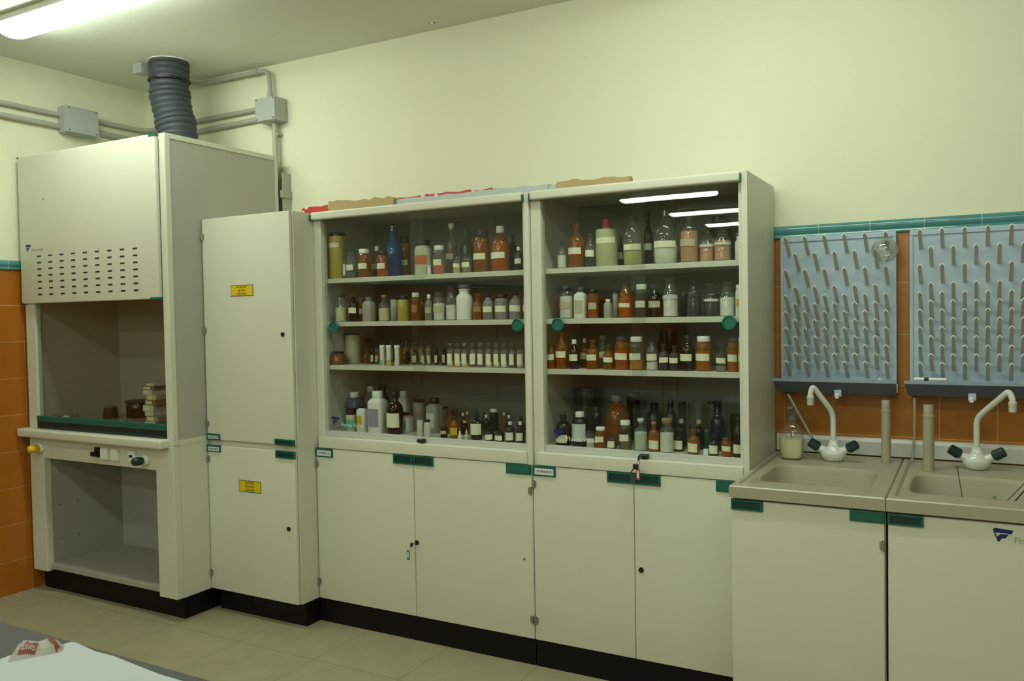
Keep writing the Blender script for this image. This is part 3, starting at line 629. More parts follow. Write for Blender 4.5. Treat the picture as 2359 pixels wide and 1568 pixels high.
# u0 u1 vtop row kind glass cap content/fill label   (row 0 = front)
B = {}
B['L', 0] = '''748 788 538 0 canister yellow black - l
789 798 584 0 vial clear glass - w
797 824 581 0 jar clear glass grey.3 l
824 854 574 0 jar amber white brown.62 l
856 880 567 1 bottle amber white brown.5 l
868 894 578 0 jar amber black orange.3 l
887 924 521 1 long blue - - -
917 945 545 1 jar amber black brown.95 l
954 994 554 0 jar cream black - r
984 993 611 0 vial white white - -
997 1025 566 0 jar clear white pink.55 l
1026 1053 514 1 stopper clear white rose.7 l
1043 1062 585 0 stopper clear glass lime.45 l
1059 1090 529 1 bottle smoke green grey.4 -
1063 1089 586 0 jar clear glass rose.45 l
1089 1128 531 0 jar amber black brown.85 l
1130 1174 521 0 bottle amber white orange.8 l
1172 1190 537 1 bottle black black - -
1185 1204 569 0 bottle dark white - l
1197 1205 604 0 vial white white - -'''
B['L', 1] = '''771 800 676 0 wide clear glass cream.62 -
802 826 676 0 stopper dark amber - l
825 838 684 1 jar amber grey - l
835 864 684 0 plastic milky grey - -
871 897 679 0 stopper clear cork cream.6 -
899 917 686 1 canister white black - -
915 943 681 0 jar yellow black - -
947 967 674 0 jar amber white brown.6 b
967 978 688 1 jar amber brown brown.8 -
978 997 678 0 bottle grey white - c
997 1026 674 0 jar clear glass white.75 c
1026 1051 660 0 wide clear glass white.55 -
1050 1089 655 0 wide white grey - -
1089 1112 676 0 stopper amber amber brown.6 b
1111 1138 675 0 bottle grey black - l
1139 1171 678 0 jar grey black - l
1172 1204 671 0 bottle grey black - l
1204 1214 676 0 jar grey black - l'''
B['L', 2] = '''760 794 809 0 jar amber black brown.7 -
789 824 767 1 canister cream brown - -
'''+'\n'.join('%d %d 779 2 vial clear glass %s.4 c' % (u-7, u+7, c) for u, c in zip((838, 854, 870, 886, 902, 919, 936, 953, 971, 987), ('cream', 'brown', 'white', 'cream', 'grey', 'cream', 'rose', 'cream', 'white', 'brown')))+'''
837 848 806 1 vial amber glass - -
853 863 802 1 vial dark black - w
863 873 804 1 vial amber glass - c
874 886 795 0 tube white white - t
889 901 795 0 tube white white - y
908 920 795 0 tube white white - w
920 929 802 1 vial amber amber - -
931 943 804 1 vial dark amber - -
949 961 804 1 vial green black - l
970 979 803 1 vial clear glass cream.5 l
983 993 802 1 vial clear cork cream.6 l
1000 1010 801 1 vial dark black - l
1018 1028 798 1 vial dark black - l
'''+'\n'.join('%d %d 790 0 vial clear glass %s.28 l' % (u-8, u+8, c) for u, c in zip((1037, 1054, 1070, 1089, 1107, 1126, 1144, 1161, 1180, 1198), ('cream', 'white', 'cream', 'grey', 'grey', 'cream', 'cream', 'white', 'grey', 'cream')))
B['L', 3] = '''776 814 902 1 plastic steel white - n
796 821 940 0 tub cream black - t
821 847 929 0 plastic white black - y
847 892 900 0 plastic white white - v
817 848 888 2 plastic milky white - -
836 862 889 2 canister grey white - -
870 897 886 2 bottle black black - -
889 928 902 0 bottle dark black - L
915 945 900 2 plastic white white - -
919 951 949 0 plastic white black - t
950 980 921 2 canister milky black - -
960 975 964 0 canister white grey - -
976 992 966 0 jar white black - -
981 1020 917 1 plastic milky black - w
1008 1033 936 2 canister grey black - -
1014 1031 978 0 jar dark brown - c
1036 1057 959 0 bottle amber black - Y
1026 1048 942 1 stopper amber amber - -
1054 1065 992 0 spout white white - -
1060 1073 951 1 bottle dark white - -
1071 1081 948 2 bottle amber white - -
1062 1079 969 1 bottle dark white - -
1069 1080 988 0 spout cream yellow - -
1083 1111 938 0 dropper dark black - L
1109 1122 948 2 bottle black black - -
1112 1128 955 1 bottle dark white - -
1127 1149 941 2 jar dark white - -
1117 1139 985 0 bottle dark black - l
1140 1162 988 0 bottle dark black - l
1155 1167 950 2 bottle amber white - -
1166 1179 956 1 bottle dark white - -
1164 1186 971 0 bottle dark white - l
1190 1210 959 1 bottle black black - -
1188 1209 971 0 bottle dark white - l'''
B['R', 0] = '''1283 1305 558 0 stopper clear glass white.6 -
1308 1349 514 0 stopper amber amber brown.6 l
1347 1371 537 0 stopper clear glass black.4 l
1371 1422 505 0 jug lime red - l
1423 1436 546 1 bottle dark black - l
1434 1480 497 0 round clear glass lime.35 l
1482 1503 491 1 stopper dark black - l
1504 1562 485 0 round clear glass white.42 l
1552 1572 501 1 stopper clear glass - -
1566 1609 481 0 stopper clear black peach.72 c
1611 1646 530 0 wide clear glass peach.72 w
1620 1690 499 2 round smoke black - -
1645 1684 522 0 wide clear glass peach.74 w
1693 1714 536 0 wide white grey - -'''
B['R', 1] = '''1288 1320 659 0 jar clear black white.85 c
1321 1353 662 0 plastic white glass - c
1354 1378 665 0 jar amber black orange.45 c
1379 1393 679 1 bottle dark amber - -
1391 1410 689 0 plastic milky white - -
1411 1424 673 1 canister white grey - -
1424 1458 652 0 round amber glass orange.7 l
1463 1492 655 0 jar smoke white grey.6 l
1493 1525 656 0 wide dark glass brown.6 c
1526 1562 640 0 wide clear glass white.7 w
1567 1582 675 1 jar green grey - -
1583 1615 646 0 wide smoke black black.8 -
1621 1656 654 0 wide smoke glass black.8 w
1657 1693 649 0 wide clear glass white.66 -
1694 1714 656 0 jar white white - y'''
B['R', 2] = '''1258 1280 783 0 stopper amber amber brown.3 l
1279 1309 764 0 stopper amber amber brown.5 l
1310 1335 782 0 bottle dark white - l
1336 1357 779 1 bottle amber white brown.5 l
1350 1380 782 0 stopper amber amber brown.5 l
1378 1400 773 1 wide green cork teal.4 l
1388 1414 794 0 stopper amber amber brown.5 l
1415 1450 775 0 jar amber glass orange.7 l
1449 1484 775 0 jar clear white orange.36 l
1488 1516 777 0 stopper clear glass white.3 l
1514 1532 759 2 bottle dark brown - -
1517 1541 792 0 stopper smoke glass black.3 l
1532 1557 755 2 canister dark red - -
1541 1565 795 0 stopper smoke glass black.3 l
1566 1600 772 0 bottle dark black brown.5 l
1578 1594 760 2 bottle black black - -
1602 1640 774 0 jar amber white yellow.7 l
1612 1626 763 2 bottle black black - -
1648 1674 793 0 stopper smoke glass white.25 l
1675 1701 778 0 jar amber glass orange.75 l
1700 1716 776 0 jar yellow white - l'''
B['R', 3] = '''1262 1282 969 1 canister steel black - -
1279 1316 955 0 bottle dark black - l
1300 1322 953 2 canister grey black - -
1317 1354 948 0 plastic dark white - W
1322 1380 892 2 canister smoke brown - -
1320 1339 1000 0 stopper smoke glass - -
1350 1371 992 0 jar clear glass cream.5 l
1362 1386 937 1 jar dark black - -
1370 1397 983 0 jar amber white brown.7 l
1392 1450 909 1 round amber grey orange.4 -
1399 1421 997 0 stopper smoke glass grey.3 l
1426 1455 968 0 jar smoke white yellow.5 l
1443 1475 904 2 canister dark grey - -
1460 1492 963 0 stopper clear white white.7 -
1487 1528 928 2 round black black - -
1493 1519 971 0 stopper amber cork orange.55 l
1519 1553 963 0 wide clear cork white.7 -
1530 1560 921 1 bottle black black - -
1550 1577 985 0 stopper dark glass red.4 l
1556 1582 965 1 bottle dark white - -
1562 1580 925 2 canister smoke brown - -
1584 1612 988 0 stopper amber amber orange.6 l
1584 1626 928 2 beaker clear - - -
1598 1622 966 1 bottle dark yellow - -
1616 1638 988 1 jar green grey - -
1620 1633 1034 0 canister white white - -
1630 1648 924 2 canister clear brown - -
1636 1671 923 1 long night - - -
1633 1656 1000 0 stopper dark glass - l
1662 1687 1007 0 jar amber brown yellow.6 l
1682 1714 953 2 canister black black - -
1688 1714 960 0 bottle dark black red.4 l'''
ORD = ['first', 'second', 'third', 'fourth', 'fifth', 'sixth', 'seventh', 'eighth', 'ninth', 'tenth', 'eleventh', 'twelfth', 'thirteenth', 'fourteenth', 'fifteenth', 'sixteenth', 'seventeenth', 'eighteenth', 'nineteenth', 'twentieth', 'twenty-first', 'twenty-second', 'twenty-third', 'twenty-fourth', 'twenty-fifth']
NAMES = {'jar': 'jar', 'bottle': 'bottle', 'canister': 'canister', 'tub': 'tub', 'vial': 'vial', 'tube': 'test_tube', 'dropper bottle': 'dropper_bottle', 'beaker': 'beaker'}
def con_mat(c):
    cc = CON[c]; return mat('contents_'+c, cc, .8, spec=.1, noise=.12, nscale=90)
for (cab, si), tbl in B.items():
    rows = []; zs = SHELF_Z[si]; xlo, xhi = ((1.829, 2.970) if cab == 'L' else (3.017, 3.866)); placed = []
    for ln in tbl.strip().split('\n'):
        u0, u1, vt, row, kind, gl, cp, con, lb = ln.split(); u0, u1, vt, row = float(u0), float(u1), float(vt), int(row)
        rows.append((u0, u1, vt, row, kind, gl, cp, con, lb))
    info = []
    for (u0, u1, vt, row, kind, gl, cp, con, lb) in sorted(rows, key=lambda r: (r[3], -(r[1]-r[0]))):
        y = (-.415, -.27, -.13)[row]; uc = (u0+u1)/2
        for it in range(60):
            p = at(uc, 780, 'y', y); dep = (p-CP).dot(FW); rr = (u1-u0)/2*dep/F*.985
            if it == 0: y += rr if row == 0 else 0; p = at(uc, 780, 'y', y); dep = (p-CP).dot(FW); rr = (u1-u0)/2*dep/F*.985
            v_top = at(uc, vt, 'y', y); x = v_top.x
            ok = all((x-q[0])**2+(y-q[1])**2 > (rr+q[2]+.0008)**2 for q in placed)
            if ok or y+rr > -.040: break
            y += .006
        y = min(y, -.036-rr); x = at(uc, vt, 'y', y).x; h = at(uc, vt, 'y', y).z-zs
        if not all((x-q[0])**2+(y-q[1])**2 > (rr+q[2]+.0003)**2 for q in placed):
            for k in range(40):
                rr *= .96
                if all((x-q[0])**2+(y-q[1])**2 > (rr+q[2]+.0003)**2 for q in placed): break
        x = max(xlo+rr+.001, min(xhi-rr-.001, x))
        for k in range(60):
            if all((x-q[0])**2+(y-q[1])**2 > (rr+q[2]+.0004)**2 for q in placed): break
            rr *= .96
        h = min(h, ([.27, .185, .186, .29][si]))
        placed.append((x, y, rr)); info.append((x, y, rr, h, kind, gl, cp, con, lb))
    info.sort(key=lambda r: r[0])
    looks = []
    for (x, y, rr, h, kind, gl, cp, con, lb) in info:
        noun = KIND[kind][3]; sz = 'tall ' if h > .19 else ('small ' if (h < .075 and noun not in ('vial', 'tube')) else '')
        s = sz+GL[gl][1]+' '+noun
        if gl in ('clear', 'smoke') and con != '-' and noun != 'vial': s = sz+GL[gl][1]+' '+noun+' of '+con.split('.')[0]+' contents'
        elif cp != '-': s += ' with '+{'glass': 'glass', 'cork': 'cork', 'amber': 'amber'}.get(cp, cp)+(' stopper' if cp in ('glass', 'cork', 'amber') else ' cap')
        looks.append(s)
    for i, (x, y, rr, h, kind, gl, cp, con, lb) in enumerate(info):
        s = looks[i]; n = looks.count(s); k = looks[:i].count(s)
        place = '%s shelf, %s display cabinet' % (SN[si], CABX[cab])
        if n == 1: lab = s+' on the %s shelf, %s display cabinet' % (SN[si], CABX[cab])
        else: lab = '%s, %s of these, %s shelf, %s cabinet' % (s, 'leftmost' if k == 0 else ('rightmost' if k == n-1 else ORD[k]+' from left'), SN[si], CABX[cab])
        body, cap, (l0, l1), noun = KIND[kind]
        t = empty(NAMES[noun], (x, y, zs+.0004), lab, 'bottle' if noun in ('bottle', 'dropper bottle') else noun, 'chemical containers on the %s shelf of the %s display cabinet' % (SN[si], CABX[cab]))
        sq = 5 if kind == 'plastic' and gl in ('white', 'steel', 'milky') else 2
        small = rr < .014; nseg = 14 if small else 28
        rot = random.uniform(-.12, .12)-.02
        P = [(r*rr*(.88 if sq > 2 else 1), z*h) for r, z in body]
        obj('body', lathe(NB(), P, n=nseg, sq=sq, rot=rot), GL[gl][0], t, smooth=True, world=False)
        if cap:
            C_ = [(r*rr, z*h) for r, z in cap]
            obj('stopper' if cp in ('glass', 'cork', 'amber') else 'cap', lathe(NB(), C_, n=nseg), CAP[cp], t, smooth=True, world=False)
        if con != '-':
            cn, fl = con.split('.'); fl = float('.'+fl)
            zt = fl*.80*h; Q = [(min(r, 1)*rr*.93, z*h+.003 if z == 0 else z*h) for r, z in body if z < fl*.80]
            # radius at the fill level
            last = [q for q in body if q[0] and q[1] < fl*.80][-1]; nxt = [q for q in body if q[1] >= fl*.80][0]
            tt = (fl*.80-last[1])/max(1e-6, nxt[1]-last[1]); re = (last[0]+(nxt[0]-last[0])*tt)*rr*.93
            Q.append((re, zt)); Q.append((re*.3, zt+.003))
            obj('contents', lathe(NB(), Q, n=nseg), con_mat(cn), t, smooth=True, world=False)
        if lb != '-':
            if kind in ('jar', 'wide', 'stopper', 'bottle', 'round') and h > .10 and lb in 'lc': l1 = l0+min(l1-l0, .027/h)
            if kind in ('bottle', 'stopper') and si == 3 and lb == 'l': l0, l1 = .10, .10+min(.40, .034/h)
            if lb in 'LYW': l0, l1 = .16, (.50 if kind != 'plastic' else .66)
            R_ = rr*1.012*(.88 if sq > 2 else 1); a0 = -PI/2+random.uniform(-.22, .22)+.02; wd = 1.0 if lb in 'lwcb' else (1.25 if lb in 'LYW' else .85)
            if sq > 2: a0 = -PI/2+rot; wd = .62
            if kind == 'wide' and lb == 'w': wd, l0, l1 = 1.35, .46, .54
            bm = NB(); K = 12; V = []
            lo, li = max(l0*h, 0.002), l1*h; tilt = random.uniform(-.0012, .0012) if lb == 'l' else 0
            for q in range(K+1):
                a = a0-wd+2*wd*q/K; ca, sa = math.cos(a-(rot if sq > 2 else 0)), math.sin(a-(rot if sq > 2 else 0))
                s_ = (abs(ca)**sq+abs(sa)**sq)**(-1/sq) if sq != 2 else 1
                dz = tilt*(q-K/2)/K*2
                V.append([bm.verts.new((R_*s_*math.cos(a)*f, R_*s_*math.sin(a)*f, zz+dz)) for zz, f in ((lo, 1.0), (li, 1.0), (li, 1.006), (lo, 1.006))])
            for q in range(K):
                for w in range(4): bm.faces.new((V[q][w], V[q][(w+1) % 4], V[q+1][(w+1) % 4], V[q+1][w]))
            bm.faces.new(V[0]); bm.faces.new(V[-1])
            obj('paper_label', bm, LAB[lb.lower()], t, world=False)
# small packets lying on the third shelf
for (u, c, nm) in ((1050, 'r', 'orange-red'), (1076, 'y', 'yellow')):
    p = at(u, 838, 'y', -.415)
    tag(obj('paper_strip', BX(p.x-.016, p.x+.016, -.4265, -.4245+.004, 1.2525, 1.2575, .0008), LAB[c]), 'short %s strip lying before the vials on the left cabinet third shelf' % nm, 'strip')

# ---------------------------------------------------------------- sink units
def basin_top(x0, x1, y0, y1, bx0, bx1, by0, by1, ztop=.9, th=.040):
    cx, cy = (bx0+bx1)/2, (by0+by1)/2; hx, hy = (bx1-bx0)/2, (by1-by0)/2; b = NB(); n = 64
    angs = sorted([2*PI*i/n+.01 for i in range(n)]+[math.atan2(yy-cy, xx-cx) % (2*PI) for xx in (x0, x1) for yy in (y0, y1)])
    def inner(a, k, z, e=7):
        c, s = math.cos(a)*1.0, math.sin(a); A_, B_ = c/(hx), s/(hy)
        r = (abs(A_)**e+abs(B_)**e)**(-1/e); return (cx+c*r*k, cy+s*r*k, z)
    def outer(a, z, ins=0):
        c, s = math.cos(a), math.sin(a); t = 9
        if c > 1e-9: t = min(t, (x1-cx)/c)
        if c < -1e-9: t = min(t, (x0-cx)/c)
        if s > 1e-9: t = min(t, (y1-cy)/s)
        if s < -1e-9: t = min(t, (y0-cy)/s)
        px, py = cx+c*t, cy+s*t
        return (min(max(px, x0+ins), x1-ins), min(max(py, y0+ins), y1-ins), z)
    rings = [[outer(a, ztop-th) for a in angs], [outer(a, ztop-.004) for a in angs], [outer(a, ztop, .004) for a in angs], [inner(a, 1.03, ztop) for a in angs],
             [inner(a, 1.0, ztop-.004) for a in angs], [inner(a, .985, ztop-.015) for a in angs], [inner(a, .93, ztop-.17, 6) for a in angs], [inner(a, .88, ztop-.20, 5) for a in angs], [inner(a, .1, ztop-.205, 2.5) for a in angs]]
    V = [[b.verts.new(p) for p in r] for r in rings]; m_ = len(angs)
    for i in range(len(V)-1):
        for k in range(m_): b.faces.new((V[i][k], V[i][(k+1) % m_], V[i+1][(k+1) % m_], V[i+1][k]))
    b.faces.new(V[-1]); bmesh.ops.remove_doubles(b, verts=b.verts, dist=1e-5); return b
for k, (x0, x1, bx0, bx1) in enumerate(((3.8900, 4.3690, 3.955, 4.315), (4.3710, 4.8500, 4.425, 4.795))):
    wh = ('left', 'right')[k]
    t = empty('sink_worktop', ((x0+x1)/2, -.40, .86), '%s beige resin sink top with moulded basin under the drying racks' % wh, 'sink', 'beige sinks')
    obj('basin', basin_top(x0, x1, -.790, -.021, bx0, bx1, -.675, -.325), M_SINK, t, smooth=True, auto=35)
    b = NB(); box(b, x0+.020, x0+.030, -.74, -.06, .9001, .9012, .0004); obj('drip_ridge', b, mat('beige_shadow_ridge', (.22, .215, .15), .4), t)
    b = NB(); lathe(b, [(.028, 0), (.030, .002), (.022, .003), (.004, .001)], ((bx0+bx1)/2, -.5, .6965), n=24); obj('drain', b, M_STEEL, t, smooth=True)
    c = empty('sink_cabinet', ((x0+x1)/2, -.40, 0), '%s cream cabinet under the sinks with green corner handles' % wh, 'cabinet', 'cabinets under the sinks')
    cx0, cx1 = x0+.003, x1-.001
    obj('plinth', BX(cx0+.01, cx1, -.72, -.05, .0005, .1165), M_PLINTH, c)
    b = NB(); box(b, cx0, cx0+.016, -.755, -.03, .117, .8595); box(b, cx1-.016, cx1, -.755, -.03, .117, .8595); box(b, cx0+.016, cx1-.016, -.05, -.03, .117, .68); box(b, cx0+.016, cx1-.016, -.755, -.05, .117, .135)
    box(b, cx0+.016, cx1-.016, -.755, -.74, .80, .8595); obj('carcass', b, M_LAM, c)
    D = door('door', cx0+.002, cx1-.002, .119, .852, -.778, c)
    if k == 0:
        pull(cx0+.002, cx0+.106, .8185, .8535, -.778, D); pull(cx1-.102, cx1-.001, .8185, .8535, -.778, D, 'blank'); hinge(cx1-.001, -.778, .75, D, -1)
        hinge(cx1-.001, -.778, .25, D, -1)
    else:
        pull(cx0+.001, cx0+.100, .8185, .8535, -.778, D); pull(cx1-.102, cx1-.001, .8185, .8535, -.778, D, 'blank')
        logo(4.655, .797, .052, .041, -.7782, D, 'Flores Vallés', 4.708, .806, .125, M_GREYP)

# taps
def faucet(x, y, sx, sy, topz, label):
    t = empty('faucet', (x, y, .9), label, 'tap', 'white laboratory taps')
    b = NB(); lathe(b, [(.024, .0006), (.033, .004), (.042, .015), (.047, .029), (.044, .040), (.031, .050), (.019, .059), (.0155, .078), (.013, .082)], (x, y, .9), n=28, sy=.68)
    for s in (-1, 1): rod(b, (x+s*.012, y, .928), (x+s*.050, y-.004, .950), .021, .0135, n=18)
    obj('body', b, M_ENAM, t, smooth=True, auto=60)
    for s in (-1, 1):
        b = NB(); d = Vector((s*.82, -.10, .50)).normalized(); p = Vector((x+s*.050, y-.004, .950))
        rod(b, p, p+d*.006, .0125, .019, n=12); rod(b, p+d*.006, p+d*.040, .0195, .018, n=10); rod(b, p+d*.040, p+d*.043, .018, .014, n=10)
        obj('knob', b, M_KNOB, t, smooth=True, auto=30)
    e1 = Vector((x+sx*.52, y+sy*.52, topz-.010)); pts = arc([(x, y, .975), (x, y, 1.085), (x+sx*.90, y+sy*.90, topz+.006), (x+sx, y+sy, topz-.022), (x+sx, y+sy, topz-.038)], .028, 8)
    obj('spout', tube(NB(), pts, .0105, n=16), M_ENAM, t, smooth=True)
    b = NB(); lathe(b, [(.0115, 0), (.0125, .004), (.0125, .022), (.0140, .024), (.0140, .034), (.0115, .036)], (x+sx, y+sy, topz-.066), n=20); obj('aerator', b, M_ENAM, t, smooth=True)
p = at(1920, 1063, 'z', .903); e = at(1867, 920, 'y', -.24)
print('FAUCET1', p, e)
faucet(4.137, -.185, e.x-4.137, -.055, e.z+.045, 'white tap with dark knobs above the left sink')
p = at(2250, 1082, 'z', .903); e = at(2333, 935, 'y', -.24)
print('FAUCET2', p, e)
faucet(4.617, -.165, e.x-4.617, -.075, e.z+.045, 'white tap with dark knobs above the right sink')
# overflow pipes
for (x, y, r, h, lab) in ((4.318, -.140, .0165, .236, 'beige round standpipe on the right back corner of the left sink'), (4.4665, -.255, .0180, .236, 'beige round standpipe at the left back corner of the right sink')):
    t = empty('standpipe', (x, y, .9), lab, 'pipe', 'beige standpipes on the sinks')
    b = NB(); lathe(b, [(r*1.03, .0006), (r*1.03, h*.80), (r*.96, h*.805)], (x, y, .9), n=28); obj('pipe', b, M_SINK, t, smooth=True)
    b = NB(); lathe(b, [(r*1.06, h*.806), (r*1.06, h*.85), (r*.95, h*.855), (r*.95, h*.99), (r*.90, h), (r*.5, h)], (x, y, .9), n=28); obj('cap', b, M_SINK, t, smooth=True)
# soap dispenser
px, py = 3.985, -.195
t = empty('soap_dispenser', (px, py, .9), 'clear pump bottle half full of pale yellow soap by the left sink', 'soap dispenser')
P = [(.030, .0006), (.038, .006), (.044, .035), (.0455, .080), (.042, .110), (.029, .132), (.014, .142), (.013, .150)]
obj('bottle', lathe(NB(), P, (px, py, .9), n=32, sq=2.6, sx=1.0, sy=.75), M_CLEAR, t, smooth=True)
P = [(.028, .003), (.036, .008), (.042, .036), (.0434, .080), (.010, .0805)]
obj('liquid_soap', lathe(NB(), P, (px, py, .9), n=32, sq=2.6, sx=1.0, sy=.75), mat('yellow_soap', (.80, .82, .50), .4), t, smooth=True)
b = NB(); lathe(b, [(.0155, .1505), (.0165, .153), (.0155, .174), (.007, .177), (.006, .196)], (px, py, .9), n=20)
box(b, px-.010, px+.010, py-.034, py+.010, 1.0965, 1.106, .003); rod(b, (px, py, .91), (px, py, 1.05), .0025, n=8); obj('pump', b, mat('grey_pump', (.16, .17, .16), .4), t, smooth=True, auto=40)

# ---------------------------------------------------------------- drying racks
def rack(x0, x1, pegx, lab, grp, hose, fit):
    t = empty('drying_rack', ((x0+x1)/2, -.02, 1.15), lab, 'drying rack', 'blue-grey peg drying racks on the tiles')
    b = NB(); box(b, x0, x1, -.030, -.0175, 1.19, 1.778, .003)
    box(b, x0, x1, -.036, -.030, 1.757, 1.778, .002); box(b, x0, x0+.012, -.035, -.030, 1.19, 1.757, .002); box(b, x1-.012, x1, -.035, -.030, 1.19, 1.757, .002)
    obj('board', b, M_RACK, t)
    # tray
    b = NB(); A0, A1 = x0-.002, x1+.004
    V = [[b.verts.new(p) for p in ((x, -.018, 1.150), (x, -.100, 1.152), (x+(-.012 if x == A0 else 0), -.128, 1.198), (x+(-.012 if x == A0 else 0), -.132, 1.210), (x, -.126, 1.210), (x, -.092, 1.160), (x, -.0365, 1.160), (x, -.0365, 1.19), (x, -.0305, 1.19), (x, -.0305, 1.1888), (x, -.018, 1.1888))] for x in (A0, A1)]
    for i in range(len(V[0])): j = (i+1) % len(V[0]); f = b.faces.new((V[0][i], V[0][j], V[1][j], V[1][i])); f.material_index = 1 if i in (2, 3, 4, 5, 6) else 0
    b.faces.new(V[0]); b.faces.new(V[1]); obj('tray', b, [M_TRAY, M_RACK], t)
    rows = [(1.771, 0), (1.706, 1), (1.641, 0), (1.574, 1), (1.540, 0), (1.508, 1), (1.475, 0), (1.443, 1), (1.411, 0), (1.377, 1), (1.343, 0), (1.311, 1), (1.279, 0)]
    b = NB(); n = 4
    # one peg: a slim tapered finger with a pointed tip
    ring = []
    for (s, w, hh) in ((0, .0068, .0074), (.84, .0064, .0066), (.97, .0058, .004), (1.0, .003, .0008)):
        c = Vector((0, -.092*s, .064*s)); ring.append([b.verts.new(c+Vector((w*a_, -.35*hh*b_, hh*b_))) for a_, b_ in ((-1, -1), (1, -1), (1, .6), (0, 1.3), (-1, .6))])
    for i in range(3):
        for k in range(5): b.faces.new((ring[i][k], ring[i][(k+1) % 5], ring[i+1][(k+1) % 5], ring[i+1][k]))
    b.faces.new(ring[0]); b.faces.new(ring[-1]); nf = len(b.faces)
    tube(b, [(-.0080, -.0935, .0560), (-.0040, -.0945, .0612), (0, -.0950, .0655), (.0040, -.0945, .0612), (.0080, -.0935, .0560)], .0019, n=8)  # added white chevron: stands for the light caught on the tip's upper edge
    b.faces.ensure_lookup_table()
    for f in b.faces[nf:]: f.material_index = 1
    bmesh.ops.recalc_face_normals(b, faces=b.faces)
    me = bpy.data.meshes.new('peg'); b.to_mesh(me); b.free(); me.materials.append(M_PEG); me.materials.append(M_WHITE)
    for (z, odd) in rows:
        for i in range(5 if odd else 6):
            o = bpy.data.objects.new('peg', me); COL.objects.link(o); o.parent = t
            o.location = Vector((pegx+.0733*(i+(.5 if odd else 0)), -.0295, z-.064))-t.location
    b = NB(); box(b, fit-.013, fit+.013, -.135, -.108, 1.143, 1.168, .002); s = obj('spray_bracket', b, M_RACK, t)
    b = NB(); rod(b, (fit-.002, -.1352, 1.148), (fit-.002, -.150, 1.144), .0085, .0075, n=16); obj('nozzle', b, M_WHITE, s, smooth=True)
    obj('drain_hose', tube(NB(), hose, .0055, n=12), M_HOSE, t, smooth=True)
    b = NB(); rod(b, hose[0], Vector(hose[0])+Vector((0, 0, .006)), .008, n=12); obj('drain_outlet', b, M_BLK, t)
    return t
rack(3.916, 4.348, 3.951, 'left blue-grey drying rack with pegs above the left sink', 'l', arc([(3.953, -.10, 1.146), (4.02, -.12, 1.03), (4.095, -.155, .905)], .05), 4.147)
rack(4.394, 4.826, 4.433, 'right blue-grey drying rack with pegs, cut off by the photo edge', 'r', [(4.414, -.10, 1.146), (4.413, -.10, 1.0), (4.405, -.10, .902)], 4.603)
# flask on the last peg of the top row
p = at(2038, 576, 'y', -.165)
t = empty('round_flask', (p.x, p.y, p.z), 'small clear round glass flask hanging on the left rack, top right peg', 'flask')
b = NB(); R = .046
pr = [(.0005, -R)]+[(R*math.sin(a), -R*math.cos(a)) for a in [PI*i/14 for i in range(1, 12)]]+[(.017, R*.93), (.015, R*1.35), (.018, R*1.38)]
lathe(b, pr, (0, 0, 0), n=32, cap1=False)
bmesh.ops.rotate(b, verts=b.verts, cent=(0, 0, 0), matrix=Matrix.Rotation(PI-.9, 3, 'X'))
bmesh.ops.solidify(b, geom=b.faces, thickness=.001)
obj('bulb', b, M_CLEAR, t, smooth=True, world=False)
b = NB(); rod(b, (4.295, -.105, 1.1745), (4.295, -.105, 1.216), .0075, .0065, n=16); tag(obj('white_cap', b, M_WHITE, smooth=True), 'small white cylindrical cap standing in the left drying rack tray', 'cap')
t = empty('marker_pen', (4.46, -.112, 1.21), 'white marker with a black band lying in the right drying rack tray', 'marker')
b = NB(); rod(b, (4.412, -.1215, 1.217), (4.520, -.1215, 1.217), .0058, n=14); obj('barrel', b, M_WHITE, t, smooth=True)
b = NB(); rod(b, (4.447, -.1215, 1.217), (4.462, -.1215, 1.217), .0064, n=14); obj('band', b, M_BLK, t, smooth=True)
# wires in the right sink
p0 = at(2215, 1076, 'y', -.30); p1 = at(2219, 1142, 'y', -.50)
def wire(lab, pts, r=.0012, loop=True, lr=.0048):
    b = tube(NB(), pts, r, n=8)
    if loop:
        c = Vector(pts[0]); tube(b, [c+Vector((lr*math.cos(a), 0, lr+lr*math.sin(a))) for a in [2*PI*i/12-PI/2 for i in range(13)]], r*.8, n=6, caps=False)
    tag(obj('wire_loop', b, M_BLK, smooth=True), lab, 'wire', 'thin wires standing in the right sink')
wire('thin dark wire with a ring end leaning in the right sink, leftmost', [at(2206, 1080, 'y', -.42), (4.585, -.46, .78), (4.60, -.48, .702)])
wire('thin dark wire ending in a small hook in the right sink middle', [at(2292, 1148, 'y', -.58), (4.672, -.58, .70)], lr=.0035)
wire('thin dark wire slanting at the right edge of the right sink, upper one', [at(2380, 1092, 'y', -.40), at(2312, 1162, 'y', -.56)], loop=False)
wire('thicker dark wire slanting at the right edge of the right sink, lower one', [at(2384, 1102, 'y', -.42), at(2328, 1166, 'y', -.57)], .0018, loop=False)

# ---------------------------------------------------------------- bench in the foreground
ZB = .90
BN = empty('laboratory_bench', (3.2, -3.0, 0), 'laboratory bench with grey speckled top in the near left corner', 'bench')
obj('worktop', BX(1.2, 3.95, -3.36, -2.640, ZB-.03, ZB, .002), M_BENCH, BN)
b = NB(); box(b, 1.25, 3.9, -3.32, -2.68, .10, ZB-.0302); obj('base_cabinet', b, M_LAM, BN)
obj('plinth', BX(1.28, 3.87, -3.28, -2.73, .0005, .0998), M_PLINTH, BN)
for i in range(4): obj('door', BX(1.26+i*.66, 1.26+i*.66+.65, -2.6798, -2.662, .12, .84, .003), M_LAM, BN)
Q = [(-60, 1590), (-10, 1531), (7, 1522), (20, 1509), (50, 1500), (80, 1500), (127, 1488), (163, 1476.5), (175, 1478), (220, 1498), (260, 1508), (368, 1551), (425, 1568), (520, 1600)]
P = [at(u, v, 'z', ZB+.002) for u, v in Q]; b = NB()
